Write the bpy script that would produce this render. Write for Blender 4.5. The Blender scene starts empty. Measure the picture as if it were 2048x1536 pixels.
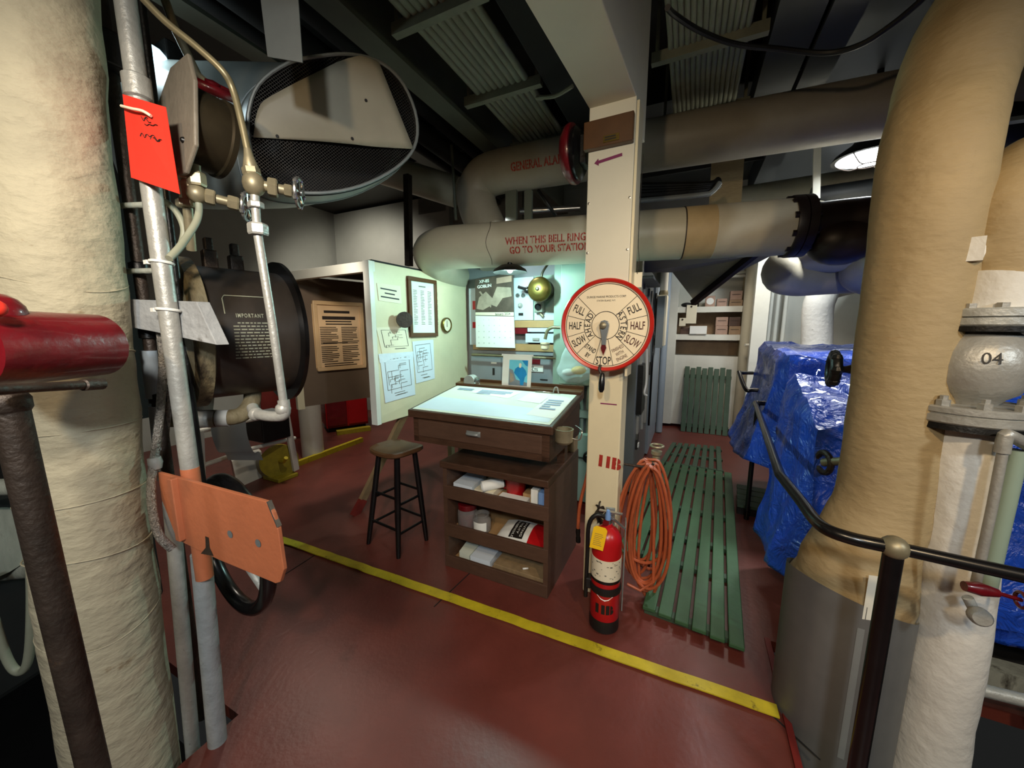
import bpy, math, random
from math import sin, cos, pi, radians, sqrt
from mathutils import Vector as V, Matrix, noise
random.seed(7)
SC = bpy.context.scene
COL = SC.collection
# ------------------------------------------------------------------ camera geometry (metres, camera 1.6 m above the deck)
FPX = 740.0; TH = math.atan(113/740.0); CH = 1.6
cT, sT = cos(TH), sin(TH)
def ray(px, py):
    u = (px-1024)/FPX; v = (py-768)/FPX
    return V((u, cT - v*sT, -sT - v*cT))
def at(px, py, Y):
    d = ray(px, py); return V((0,0,CH)) + d*(Y/d.y)
def fl(px, py, z=0.0):
    d = ray(px, py); return V((0,0,CH)) + d*((z-CH)/d.z)
def onp(px, py, p0, n):
    d = ray(px, py); o = V((0,0,CH)); return o + d*((p0-o).dot(n)/d.dot(n))
AR = radians(25.5)                       # heading of the ship's fore-and-aft line
R = V((cos(AR), -sin(AR), 0)); F = V((sin(AR), cos(AR), 0)); Z = V((0,0,1))
def W(r, f, z): return R*r + F*f + Z*z
def rf(p): return p.dot(R), p.dot(F)
def axes(deg):
    a = radians(deg); return V((cos(a),-sin(a),0)), V((sin(a),cos(a),0)), V((0,0,1))
AX = (R, F, Z)
# ------------------------------------------------------------------ materials
def lin(c):
    if isinstance(c, str):
        c = [int(c[i:i+2],16)/255 for i in (0,2,4)]
        c = [x/12.92 if x<=.04045 else ((x+.055)/1.055)**2.4 for x in c]
    return (c[0],c[1],c[2],1)
def M(name, col, rough=.5, metal=0, var=.18, scale=5, bump=0, bscale=60, stain=None, samt=.5, sscale=4, emis=0, stretch=None, spec=.5, coat=0):
    m = bpy.data.materials.new(name); m.use_nodes = True
    nt = m.node_tree; N = nt.nodes; L = nt.links
    b = N['Principled BSDF']
    c = lin(col)
    b.inputs['Roughness'].default_value = rough; b.inputs['Metallic'].default_value = metal
    b.inputs['Specular IOR Level'].default_value = spec
    b.inputs['Coat Weight'].default_value = coat
    tc = N.new('ShaderNodeTexCoord'); vec = tc.outputs['Object']
    if stretch:
        mp = N.new('ShaderNodeMapping'); mp.inputs['Scale'].default_value = stretch
        L.new(vec, mp.inputs['Vector']); vec = mp.outputs['Vector']
    if emis:
        b.inputs['Base Color'].default_value = c
        b.inputs['Emission Color'].default_value = c; b.inputs['Emission Strength'].default_value = emis
        return m
    n1 = N.new('ShaderNodeTexNoise'); n1.inputs['Scale'].default_value = scale; n1.inputs['Detail'].default_value = 6; n1.inputs['Roughness'].default_value = .65
    L.new(vec, n1.inputs['Vector'])
    mx = N.new('ShaderNodeMix'); mx.data_type = 'RGBA'
    mx.inputs['A'].default_value = tuple(max(0,x*(1-var)) for x in c[:3])+(1,)
    mx.inputs['B'].default_value = tuple(min(1,x*(1+var)) for x in c[:3])+(1,)
    mr = N.new('ShaderNodeMapRange'); mr.inputs['From Min'].default_value=.3; mr.inputs['From Max'].default_value=.7
    L.new(n1.outputs['Fac'], mr.inputs['Value']); L.new(mr.outputs['Result'], mx.inputs['Factor'])
    out = mx.outputs['Result']
    if stain:
        n2 = N.new('ShaderNodeTexNoise'); n2.inputs['Scale'].default_value = sscale; n2.inputs['Detail'].default_value = 8; n2.inputs['Roughness'].default_value = .7
        L.new(vec, n2.inputs['Vector'])
        r2 = N.new('ShaderNodeMapRange'); lo = .72-.3*samt
        r2.inputs['From Min'].default_value = lo; r2.inputs['From Max'].default_value = lo+.14
        L.new(n2.outputs['Fac'], r2.inputs['Value'])
        m2 = N.new('ShaderNodeMix'); m2.data_type='RGBA'; m2.inputs['B'].default_value = lin(stain)
        L.new(r2.outputs['Result'], m2.inputs['Factor']); L.new(out, m2.inputs['A']); out = m2.outputs['Result']
    L.new(out, b.inputs['Base Color'])
    if bump:
        n3 = N.new('ShaderNodeTexNoise'); n3.inputs['Scale'].default_value = bscale; n3.inputs['Detail'].default_value = 5
        L.new(vec, n3.inputs['Vector'])
        bp = N.new('ShaderNodeBump'); bp.inputs['Strength'].default_value = min(1,bump); bp.inputs['Distance'].default_value = .012
        L.new(n3.outputs['Fac'], bp.inputs['Height']); L.new(bp.outputs['Normal'], b.inputs['Normal'])
    return m
def Mglass(name, col=(1,1,1), rough=.05, trans=.8):
    m = bpy.data.materials.new(name); m.use_nodes=True; b = m.node_tree.nodes['Principled BSDF']
    b.inputs['Base Color'].default_value = lin(col) ; b.inputs['Roughness'].default_value=rough
    b.inputs['Transmission Weight'].default_value=trans; b.inputs['IOR'].default_value=1.2
    return m
m = {}
m['lag'] = M('canvas lagging cream','aaa188',.75,var=.16,scale=4,bump=1,bscale=16,stain='7d6440',samt=.36,sscale=7,stretch=(1,1,1.6))
m['lagtan'] = M('canvas lagging tan','9f8b66',.7,var=.10,scale=3,bump=.4,bscale=22,stain='8f6d40',samt=.2,sscale=5,stretch=(1,1,2))
m['lagband'] = M('canvas band','b39c74',.6,var=.12,scale=4,bump=.2,bscale=18,stain='7d5f3a',samt=.25,sscale=5)
m['lagwhite'] = M('canvas lagging white','d3d1ca',.7,var=.10,scale=4,bump=.45,bscale=24,stain='6f675c',samt=.18,sscale=9)
m['laggrey'] = M('canvas lagging grey','b3ac99',.6,var=.10,scale=3,bump=.2,bscale=18,stain='6e5a40',samt=.15,sscale=3)
m['pipebeige'] = M('painted lagging beige','b9b19b',.45,var=.08,scale=3,bump=.15,bscale=14,stain='5e4632',samt=.12,sscale=3)
m['pipedimgrime'] = M('dim grimy lagging','989081',.5,var=.12,scale=3,bump=.15,bscale=14,stain='4e3a2a',samt=.2,sscale=3)  # dirtier paint; the weak light up there is also put into the colour
m['white'] = M('white enamel','d9d8cc',.35,var=.06,scale=5,stain='6d5a40',samt=.05,sscale=14)
m['cream'] = M('cream enamel','d8cfae',.4,var=.07,scale=3,stain='8b7448',samt=.12,sscale=5)
m['postcream'] = M('post cream enamel','dccfac',.4,var=.06,scale=3,stain='a58a58',samt=.12,sscale=6)
m['coverwhite'] = M('cover plate white','dcd5be',.4,var=.04,scale=3)
m['wallwhite'] = M('bulkhead white paint','cfcec2',.5,var=.08,scale=1.5,stain='7d6c50',samt=.08,sscale=5)
m['wallgrey'] = M('bulkhead grey paint','a9ada6',.5,var=.10,scale=1.2)
m['silver'] = M('aluminium paint','a5a49e',.42,metal=.35,var=.15,scale=10,bump=.2,bscale=60,stain='5a4028',samt=.18,sscale=14)
m['silverold'] = M('aluminium paint weathered','a8aaa6',.45,metal=.2,var=.2,scale=12,bump=.25,bscale=60,stain='3c3630',samt=.3,sscale=20)
m['steel'] = M('bright steel','b8b8b6',.25,metal=.9,var=.1,scale=20)
m['galv'] = M('galvanised sheet','8d9291',.45,metal=.35,var=.12,scale=4,stain='55504a',samt=.12,sscale=6)
m['jacket'] = M('pipe jacket sheet','6f706f',.5,metal=.3,var=.12,scale=4)
m['ductgrey'] = M('ventilation trunk grey','a4aaa5',.4,metal=.15,var=.1,scale=3)
m['beigeplate'] = M('beige sheet metal','b2aa96',.5,metal=.0,var=.08,scale=4)
m['iron'] = M('black iron','151413',.4,metal=.3,var=.3,scale=15,bump=.15,bscale=80)
m['blackpaint'] = M('black gloss paint','111011',.25,var=.3,scale=12,stain='2c2018',samt=.2,sscale=14)
m['ironbrown'] = M('brown oiled iron','3a3029',.5,metal=.4,var=.35,scale=18,bump=.3,bscale=80,stain='6b4a26',samt=.2,sscale=18)
m['drumblack'] = M('drum black','2f2924',.4,metal=.1,var=.3,scale=8,stain='4a3826',samt=.25,sscale=7,stretch=(1,1,.3))
m['valveblack'] = M('dark valve iron','1f1512',.45,metal=.2,var=.3,scale=12)
m['rust'] = M('rusted paint','776b50',.7,var=.35,scale=10,bump=.6,bscale=40,stain='2a2119',samt=.7,sscale=9,stretch=(1,1,.35))
m['headgrey'] = M('weathered grey casting','85877c',.65,var=.3,scale=8,bump=.4,bscale=40,stain='2a241b',samt=.5,sscale=8,stretch=(1,1,.3))
m['bracketgrey'] = M('chipped grey paint','8f9192',.6,var=.2,scale=12,bump=.35,bscale=50,stain='3f352b',samt=.4,sscale=14)
m['redvalve'] = M('dark red enamel','630c15',.34,var=.25,scale=10,bump=.35,bscale=16,coat=.3)
m['red'] = M('bright red enamel','b3151a',.3,var=.1,scale=6)
m['reddial'] = M('dial rim red','c2271d',.28,var=.06,scale=6)
m['redtag'] = M('red card','e0301f',.6,var=.04,scale=4)
m['redink'] = M('red stencil paint','a32a1c',.6,var=.3,scale=40)
m['blackink'] = M('black ink','17120f',.6,var=.1)
m['greyink'] = M('grey print','6b675f',.7,var=.15,scale=60)
m['blueink'] = M('pale blue print','8fa0b8',.7,var=.1)
m['maroon'] = M('maroon ink','4a140f',.6,var=.1)
m['purple'] = M('purple paint','7a1650',.5,var=.15,scale=30)
m['dialcream'] = M('dial face cream','f3e2c0',.35,var=.03,scale=4)
m['orange'] = M('orange paint','b96b47',.5,var=.08,scale=6,bump=.12,bscale=50,stain='7a4c33',samt=.1,sscale=8)
m['hose'] = M('orange rubber hose','ab5431',.45,var=.15,scale=20)
m['brass'] = M('brass','6b5b2b',.38,metal=.85,var=.25,scale=10,stain='4c4522',samt=.25,sscale=8)
m['bronze'] = M('dull bronze','8c836a',.45,metal=.5,var=.25,scale=14,stain='4b4330',samt=.2,sscale=20)
m['gaugebrass'] = M('tarnished gauge case','3b3325',.4,metal=.6,var=.25,scale=8,stain='1b1712',samt=.5,sscale=5)
m['copper'] = M('copper tube','7d7459',.4,metal=.4,var=.2,scale=14)
m['braid'] = M('steel braid','8f8a82',.4,metal=.6,var=.5,scale=120,bump=1,bscale=160,stain='7a4a38',samt=.3,sscale=4)
m['gaugeplate'] = M('grimy brown grey plate','6f675b',.55,var=.2,scale=8,bump=.2,bscale=40)
m['meshwire'] = M('dark mesh wire','34302b',.5,metal=.4)
m['strapgrey'] = M('grey webbing','a3a39f',.7,var=.08)
m['wood'] = M('dark stained wood','452f22',.42,var=.35,scale=5,stretch=(2,2,14),bump=.1,bscale=20,stain='24140d',samt=.3,sscale=4)
m['wood2'] = M('brown painted plywood','50392c',.5,var=.15,scale=4,stretch=(2,2,8),bump=.08,bscale=20)
m['woodseat'] = M('worn seat wood','523722',.35,var=.35,scale=6,stain='2d1a10',samt=.35,sscale=6)
m['woodraw'] = M('bare timber','8d7656',.65,var=.2,scale=4,stretch=(6,6,1.2),stain='5a452c',samt=.2,sscale=8)
m['woodlight'] = M('varnished timber','a9855a',.5,var=.15,scale=4)
m['woodframe'] = M('brown picture moulding','543519',.4,var=.2,scale=8)
m['brownboard'] = M('brown board','6b5947',.6,var=.12,scale=2.5,stain='6c6050',samt=.15,sscale=4)
m['certframe'] = M('pale varnished moulding','dcb98a',.35,var=.08,scale=6)
m['certpaper'] = M('aged paper','e8c598',.45,var=.05,scale=4)
m['paper'] = M('white paper','e6e6e0',.6,var=.03)
m['paperblue'] = M('blueprint paper','d6e0ea',.4,var=.03)
m['papergreen'] = M('pale chart paper','dfe6d6',.35,var=.03)
m['papercream'] = M('cream paper','e3dac0',.6,var=.04)
m['yellow'] = M('yellow paint','c0ad22',.5,var=.2,scale=9,stain='4e4212',samt=.42,sscale=20)
m['yellowdull'] = M('dirty yellow plastic','9a8a20',.5,var=.25,scale=14,stain='2b2610',samt=.3,sscale=14)
m['yellowtag'] = M('yellow card','f2c112',.6,var=.03)
m['green'] = M('green painted slats','385d3d',.5,var=.14,scale=6,bump=.12,bscale=30,stain='2d4a33',samt=.15,sscale=7)
m['greendark'] = M('green painted slats aged','3d523f',.6,var=.16,scale=6,stain='3a4636',samt=.3,sscale=8)
m['seafoam'] = M('sea green enamel','8b9d8e',.45,var=.06,scale=3)
m['panelgrey'] = M('switchboard light grey','bfc6cc',.4,var=.05,scale=3)
m['paneldark'] = M('switchboard grey','84868a',.4,var=.06,scale=3)
m['cabgrey'] = M('cabinet grey metal','7e8588',.35,metal=.35,var=.1,scale=2)
m['cabblue'] = M('cabinet blue grey','8f9ba6',.4,var=.06,scale=3)
m['trayal'] = M('cable sheath pale','8d8f7c',.55,var=.1,scale=10)
m['traybar'] = M('cable tray bar','7c7d6c',.5,var=.15,scale=10)
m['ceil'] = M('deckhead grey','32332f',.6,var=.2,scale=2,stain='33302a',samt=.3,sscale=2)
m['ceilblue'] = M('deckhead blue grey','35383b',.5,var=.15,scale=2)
m['beamgrey'] = M('deck beam paint','5c5f52',.5,var=.15,scale=3)
m['dark'] = M('near black','100f0e',.8,var=.4,scale=6)  # near black; shade of the pit and pump corner put into the colour
m['rubber'] = M('black rubber','131313',.5,var=.2)
m['floor'] = M('red deck paint','68322a',.4,var=.22,scale=2.2,bump=.1,bscale=40,stain='472019',samt=.45,sscale=1.6)
m['coaming'] = M('red coaming','6d201b',.45,var=.2,scale=5)
m['toolred'] = M('red tool chest','a01016',.35,var=.12,scale=4)
def Mfilm(name,col,op):
    f=bpy.data.materials.new(name); f.use_nodes=True; N=f.node_tree.nodes; L=f.node_tree.links; b=N['Principled BSDF']
    b.inputs['Base Color'].default_value=lin(col); b.inputs['Roughness'].default_value=.2
    t=N.new('ShaderNodeBsdfTransparent'); x=N.new('ShaderNodeMixShader'); x.inputs[0].default_value=op
    L.new(t.outputs[0],x.inputs[1]); L.new(b.outputs[0],x.inputs[2]); L.new(x.outputs[0],N['Material Output'].inputs['Surface']); return f
m['plasticbag'] = Mfilm('clear polythene','dfeeee',.38)
m['glassjar'] = Mglass('jar glass',(0.92,.92,.92),.05,.9)
m['photo'] = M('dark photograph','4d4037',.5,var=.4,scale=9)
m['photolight'] = M('photograph highlights','9d8d7c',.5,var=.3,scale=9)
m['cyan'] = M('print cyan','6fc6dc',.4,var=.1); m['azure'] = M('print blue','1f86c4',.4,var=.2,scale=8); m['dusk'] = M('print grey','7d8790',.4,var=.2)
m['cardbox'] = M('brown cartons','9a7f62',.7,var=.15,scale=9)
m['cardbox2'] = M('pinkish cartons','a98a78',.7,var=.15,scale=9)
m['bluebox'] = M('blue carton','6f93c8',.5,var=.05)
m['lampwhite'] = M('lamp glow white','f4fbff',.3,emis=14)
m['lampblue'] = M('window glow','bfe6f2',.3,emis=2.2)
m['tube'] = M('fluorescent tube glow','d9fff6',.3,emis=18)
m['warmglow'] = M('sunlit opening glow','ffffff',.3,emis=1.5)
# blue tarpaulin
def tarp_mat():
    t = M('blue tarpaulin','1d49b8',.28,var=.25,scale=5,coat=.35)
    N=t.node_tree.nodes; L=t.node_tree.links; b=N['Principled BSDF']
    tc=N.new('ShaderNodeTexCoord')
    v=N.new('ShaderNodeTexVoronoi'); v.feature='DISTANCE_TO_EDGE'; v.inputs['Scale'].default_value=9
    n=N.new('ShaderNodeTexNoise'); n.inputs['Scale'].default_value=7; n.inputs['Detail'].default_value=6; n.inputs['Distortion'].default_value=1.2
    L.new(tc.outputs['Object'],n.inputs['Vector'])
    mv=N.new('ShaderNodeMix'); mv.data_type='VECTOR'; mv.inputs['Factor'].default_value=.35
    L.new(tc.outputs['Object'],mv.inputs['A']); L.new(n.outputs['Color'],mv.inputs['B']); L.new(mv.outputs['Result'],v.inputs['Vector'])
    ad=N.new('ShaderNodeMath'); ad.operation='ADD'; L.new(v.outputs['Distance'],ad.inputs[0]); L.new(n.outputs['Fac'],ad.inputs[1])
    bp=N.new('ShaderNodeBump'); bp.inputs['Strength'].default_value=.5; bp.inputs['Distance'].default_value=.05
    L.new(ad.outputs[0],bp.inputs['Height']); L.new(bp.outputs['Normal'],b.inputs['Normal'])
    return t
m['tarp'] = tarp_mat()
# ------------------------------------------------------------------ mesh builder
def frame(d):
    d = d.normalized(); a = V((0,0,1)) if abs(d.z)<.9 else V((1,0,0))
    x = d.cross(a).normalized(); y = d.cross(x).normalized(); return x, y
def cr(pts, k=6):
    """smooth curve through pts"""
    P=[V(p) for p in pts]; out=[]
    for i in range(len(P)-1):
        p0=P[max(i-1,0)];p1=P[i];p2=P[i+1];p3=P[min(i+2,len(P)-1)]
        for j in range(k):
            t=j/k
            out.append(.5*((2*p1)+(p2-p0)*t+(2*p0-5*p1+4*p2-p3)*t*t+(3*p1-p0-3*p2+p3)*t**3))
    out.append(P[-1]); return out
class MB:
    def __init__(s): s.v=[]; s.f=[]; s.sm=[]
    def add(s, vs, fs, sm=False):
        b=len(s.v); s.v += [V(x) for x in vs]
        for q in fs: s.f.append(tuple(b+i for i in q)); s.sm.append(sm)
        return s
    def box(s, c, size, ax=AX):
        c=V(c); h=[x/2 for x in size]
        vs=[c+ax[0]*(i*h[0])+ax[1]*(j*h[1])+ax[2]*(k*h[2]) for i in(-1,1) for j in(-1,1) for k in(-1,1)]
        return s.add(vs,[(0,1,3,2),(4,6,7,5),(0,4,5,1),(2,3,7,6),(0,2,6,4),(1,5,7,3)])
    def rfz(s, r0,r1,f0,f1,z0,z1):           # box in ship axes
        return s.box(W((r0+r1)/2,(f0+f1)/2,(z0+z1)/2),(abs(r1-r0),abs(f1-f0),abs(z1-z0)))
    def bar(s, a, b, w, t, up=Z):
        a=V(a); b=V(b); d=b-a; l=d.length; d=d.normalized()
        x=d.cross(up)
        if x.length<1e-3: x=d.cross(V((1,0,0)))
        x.normalize(); y=x.cross(d).normalized()
        return s.box((a+b)/2,(w,l,t),(x,d,y))
    def prism(s, pts, off):
        n=len(pts); pts=[V(p) for p in pts]; off=V(off)
        vs=pts+[p+off for p in pts]
        fs=[tuple(range(n)),tuple(range(2*n-1,n-1,-1))]+[(i,i+n,(i+1)%n+n,(i+1)%n) for i in range(n)]
        return s.add(vs,fs)
    def poly(s, pts): return s.add(pts,[tuple(range(len(pts)))])
    def tube(s, pts, r, n=12, cap=True, closed=False):
        P=[V(p) for p in pts]; k=len(P)
        rr=r if isinstance(r,(list,tuple)) else [r]*k
        vs=[]; x=None
        for i in range(k):
            if closed: d=P[(i+1)%k]-P[i-1]
            else: d=P[min(i+1,k-1)]-P[max(i-1,0)]
            if d.length<1e-9: d=V((0,0,1))
            d.normalize()
            if x is None: x,_=frame(d)
            x=(x-d*x.dot(d))
            if x.length<1e-6: x,_=frame(d)
            x.normalize(); y=d.cross(x)
            for j in range(n):
                a=2*pi*j/n; vs.append(P[i]+x*(rr[i]*cos(a))+y*(rr[i]*sin(a)))
        fs=[]
        for i in range(k if closed else k-1):
            a=i*n; b=((i+1)%k)*n
            for j in range(n): fs.append((a+j,a+(j+1)%n,b+(j+1)%n,b+j))
        s.add(vs,fs,True)
        if cap and not closed:
            s.add(vs[:n],[tuple(range(n-1,-1,-1))]); s.add(vs[-n:],[tuple(range(n))])
        return s
    def lathe(s, prof, o, axis=Z, n=24, sm=True, a0=0, a1=2*pi, x=None):
        o=V(o); d=V(axis).normalized()
        if x is None: x,_=frame(d)
        y=d.cross(x); full=abs(a1-a0-2*pi)<1e-6; m_=n if full else n+1
        vs=[]
        for (rr,h) in prof:
            for j in range(m_):
                a=a0+(a1-a0)*j/n; vs.append(o+d*h+x*(rr*cos(a))+y*(rr*sin(a)))
        fs=[]
        for i in range(len(prof)-1):
            for j in range(n if full else n):
                q=(j+1)%m_ if full else j+1
                fs.append((i*m_+j,i*m_+q,(i+1)*m_+q,(i+1)*m_+j))
        # hard edges: duplicate rings where the profile turns sharply
        b=len(s.v); s.v+=vs
        for q in fs: s.f.append(tuple(b+i for i in q)); s.sm.append(sm)
        if full:
            for idx in (0,len(prof)-1):
                if prof[idx][0]>1e-6: s.add(vs[idx*m_:(idx+1)*m_],[tuple(range(m_))])
        return s
    def cyl(s, a, b, r, n=20, r2=None):
        a=V(a); b=V(b); return s.tube([a,b],[r,r2 if r2 is not None else r],n)
    def sphere(s, c, r, n=16, sc=(1,1,1)):
        c=V(c); vs=[]; fs=[]; m_=n//2
        for i in range(m_+1):
            t=pi*i/m_
            for j in range(n):
                a=2*pi*j/n; vs.append(c+V((r*sc[0]*sin(t)*cos(a),r*sc[1]*sin(t)*sin(a),r*sc[2]*cos(t))))
        for i in range(m_):
            for j in range(n): fs.append((i*n+j,i*n+(j+1)%n,(i+1)*n+(j+1)%n,(i+1)*n+j))
        return s.add(vs,fs,True)
    def torus(s, c, axis, R_, r, n=32, k=10):
        c=V(c); x,y=frame(V(axis))
        return s.tube([c+x*(R_*cos(2*pi*i/n))+y*(R_*sin(2*pi*i/n)) for i in range(n)],r,k,closed=True)
    def grid(s, fn, nu, nv, sm=True):
        vs=[fn(i/nu,j/nv) for i in range(nu+1) for j in range(nv+1)]
        fs=[(i*(nv+1)+j,(i+1)*(nv+1)+j,(i+1)*(nv+1)+j+1,i*(nv+1)+j+1) for i in range(nu) for j in range(nv)]
        return s.add(vs,fs,sm)
def jit(mb, amp=.004, sc=7, amp2=.0018):
    """uneven hand wrapped surface: push vertices in and out a little"""
    for i,v in enumerate(mb.v):
        q=V((v.x,v.y,v.z*1.3)); d=V((noise.noise(q*sc),noise.noise(q*sc+V((9,3,1))),noise.noise(q*sc+V((2,8,5)))))*amp
        d+=V((noise.noise(q*24),noise.noise(q*24+V((9,3,1))),0))*amp2
        mb.v[i]=v+d
    return mb
# ------------------------------------------------------------------ objects
def T(name, label, cat, loc, group=None):
    o=bpy.data.objects.new(name,None); COL.objects.link(o); o.location=V(loc); o.empty_display_size=.05
    o['label']=label; o['category']=cat
    if group: o['group']=group
    return o
def root_loc(p):
    while p.parent: p=p.parent
    return V(p.location)
def mesh_of(name, mb, mat, org):
    me=bpy.data.meshes.new(name)
    me.from_pydata([tuple(v-org) for v in mb.v],[],mb.f); me.materials.append(m[mat] if isinstance(mat,str) else mat)
    me.polygons.foreach_set('use_smooth',mb.sm)
    bm_fix(me); me.update(); return me
def bm_fix(me):
    import bmesh
    bm=bmesh.new(); bm.from_mesh(me); bmesh.ops.remove_doubles(bm,verts=bm.verts,dist=1e-6)
    bmesh.ops.recalc_face_normals(bm,faces=bm.faces)
    for e in bm.edges:
        if len(e.link_faces)==2 and e.calc_face_angle(0)>radians(38): e.smooth=False
    bm.to_mesh(me); bm.free()
def P(name, mb, mat, parent, label=None, bevel=0, kind=None):
    o=bpy.data.objects.new(name,mesh_of(name,mb,mat,root_loc(parent))); COL.objects.link(o); o.parent=parent
    if label: o['label']=label
    if kind: o['kind']=kind
    if bevel: bv(o,bevel)
    return o
def bv(o,w,seg=2):
    b=o.modifiers.new('bevel','BEVEL'); b.width=w; b.segments=seg; b.limit_method='ANGLE'; b.angle_limit=radians(40)
def One(name, mb, mat, label, cat, group=None, bevel=0, kind=None):
    xs=[v.x for v in mb.v]; ys=[v.y for v in mb.v]; zs=[v.z for v in mb.v]
    org=V(((min(xs)+max(xs))/2,(min(ys)+max(ys))/2,min(zs)))
    o=bpy.data.objects.new(name,mesh_of(name,mb,mat,org)); COL.objects.link(o); o.location=org
    o['label']=label; o['category']=cat
    if group: o['group']=group
    if kind: o['kind']=kind
    if bevel: bv(o,bevel)
    return o
def S(name, mb, mat, bevel=0):
    o=bpy.data.objects.new(name,mesh_of(name,mb,mat,V((0,0,0)))); COL.objects.link(o); o['kind']='structure'
    if bevel: bv(o,bevel)
    return o
# ------------------------------------------------------------------ lettering
def glyphs(txt, size, xs=1.0, gap=False, spacing=1.0, bold=0):
    """flat letter outlines as (verts2d, faces), centred"""
    import bmesh
    cu=bpy.data.curves.new('t','FONT'); cu.body=txt; cu.size=size; cu.align_x='CENTER'; cu.align_y='CENTER'; cu.space_character=spacing
    cu.resolution_u=3; cu.offset=bold
    ob=bpy.data.objects.new('t',cu); COL.objects.link(ob); bpy.context.view_layer.update()
    me=bpy.data.meshes.new_from_object(ob.evaluated_get(bpy.context.evaluated_depsgraph_get()))
    bm=bmesh.new(); bm.from_mesh(me)
    if gap:            # stencil bridges: a thin break through the middle of every letter
        bmesh.ops.remove_doubles(bm,verts=bm.verts,dist=1e-6)
        seen=set(); cuts=[]
        for f0 in bm.faces:
            if f0.index in seen: continue
            st=[f0]; comp=[]; seen.add(f0.index)
            while st:
                f=st.pop(); comp.append(f)
                for e in f.edges:
                    for g in e.link_faces:
                        if g.index not in seen: seen.add(g.index); st.append(g)
            xs_=[v.co.x for f in comp for v in f.verts]; cuts.append(((min(xs_)+max(xs_))/2,max(xs_)-min(xs_)))
        for cx,w in cuts:
            if w<size*.3: continue
            for q in (cx-size*.035,cx+size*.035):
                bmesh.ops.bisect_plane(bm,geom=bm.verts[:]+bm.edges[:]+bm.faces[:],plane_co=(q,0,0),plane_no=(1,0,0))
        dele=[f for f in bm.faces if any(abs(f.calc_center_median().x-cx)<size*.034 and w>=size*.3 for cx,w in cuts)]
        bmesh.ops.delete(bm,geom=dele,context='FACES')
    bm.verts.ensure_lookup_table(); bm.verts.index_update()
    vs=[(v.co.x*xs,v.co.y) for v in bm.verts]; fs=[[v.index for v in f.verts] for f in bm.faces]
    bm.free(); bpy.data.objects.remove(ob); bpy.data.curves.remove(cu); bpy.data.meshes.remove(me)
    return vs,fs
def put_text(mb, txt, o, x, y, size, xs=1, rot=0, gap=False, spacing=1, bold=0):
    vs,fs=glyphs(txt,size,xs,gap,spacing,bold); c,s_=cos(rot),sin(rot)
    return mb.add([V(o)+x*(a*c-b*s_)+y*(a*s_+b*c) for a,b in vs],fs)
def lines(mb, o, x, y, w, h, n, seed=0, full=.85, t=.45):
    """rows of unreadable small print as thin bars; o = top-left"""
    rnd=random.Random(seed); st=h/n
    for i in range(n):
        ww=w*(full+(1-full)*rnd.random()) if i%4<3 else w*rnd.uniform(.4,.8)
        y0=-(i+.25)*st; y1=y0-st*t
        mb.poly([V(o)+y*y0,V(o)+x*ww+y*y0,V(o)+x*ww+y*y1,V(o)+y*y1])
    return mb
# ================================================================== SETTING
mb=MB()
mb.rfz(-6.6,.47,.70,8,-.06,0); mb.rfz(-1.60,.47,-3,.70,-.06,0); mb.rfz(.47,5,-3,1.22,-.06,0); mb.rfz(.47,5,2.1,8,-.06,0)
S('floor',mb,'floor')
S('floor_pit',MB().rfz(.47,5,1.22,2.1,-1.7,-1.64).rfz(-6.6,-1.5,-3,1.1,-1.7,-1.64),'dark')
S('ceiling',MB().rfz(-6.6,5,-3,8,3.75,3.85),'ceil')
S('wall_back',MB().rfz(-6.6,5,6.75,6.85,-.1,3.8),'wallwhite')
S('wall_left',MB().rfz(-6.4,-6.3,-3,7,-.1,3.8),'wallgrey')
S('wall_right',MB().rfz(4.6,4.7,-3,7,-.1,3.8),'wallgrey')
S('wall_front',MB().rfz(-6.6,5,-3.1,-3,-.1,3.8),'wallgrey')
# grey bulkhead at the far left behind the drawing board booth
S('wall_inner',MB().rfz(-6.2,-1.0,5.2,5.3,0,3.7),'wallgrey')
for i,r_ in enumerate((-3.55,-3.1,-2.3)):
    S('trim_%d'%(i+1),MB().rfz(r_-.03,r_+.03,5.1,5.2,0,3.7),'wallgrey')
S('trim_4',MB().rfz(-3.0,-1.2,5.12,5.2,2.35,2.41),'beamgrey')
S('baseboard_back',MB().rfz(-.3,1.7,6.62,6.75,0,.22),'coaming')
S('trim_8',MB().rfz(.45,.475,-3,2.1,-.05,.012),'coaming')
# deck beams along the ship
def beam(n,r0,f0,f1,zb,w,h,mat):
    S('beam_%d'%n,MB().rfz(r0-w/2,r0+w/2,f0,f1,zb,zb+.03).rfz(r0-.012,r0+.012,f0,f1,zb+.03,3.75),mat)
beam(1,-1.70,.4,6.6,3.15,.15,.5,'beamgrey')
beam(2,-2.75,.4,5.2,3.4,.15,.5,'beamgrey')
beam(3,.62,.4,6.6,3.2,.16,.5,'ceilblue')
beam(4,1.7,.4,6.6,3.2,.16,.5,'ceilblue')
mb=MB()
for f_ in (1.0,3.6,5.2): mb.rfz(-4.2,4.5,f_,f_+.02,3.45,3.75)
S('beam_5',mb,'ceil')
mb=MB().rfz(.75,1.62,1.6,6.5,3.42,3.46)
S('trim_5',mb,'ceilblue')
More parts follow.
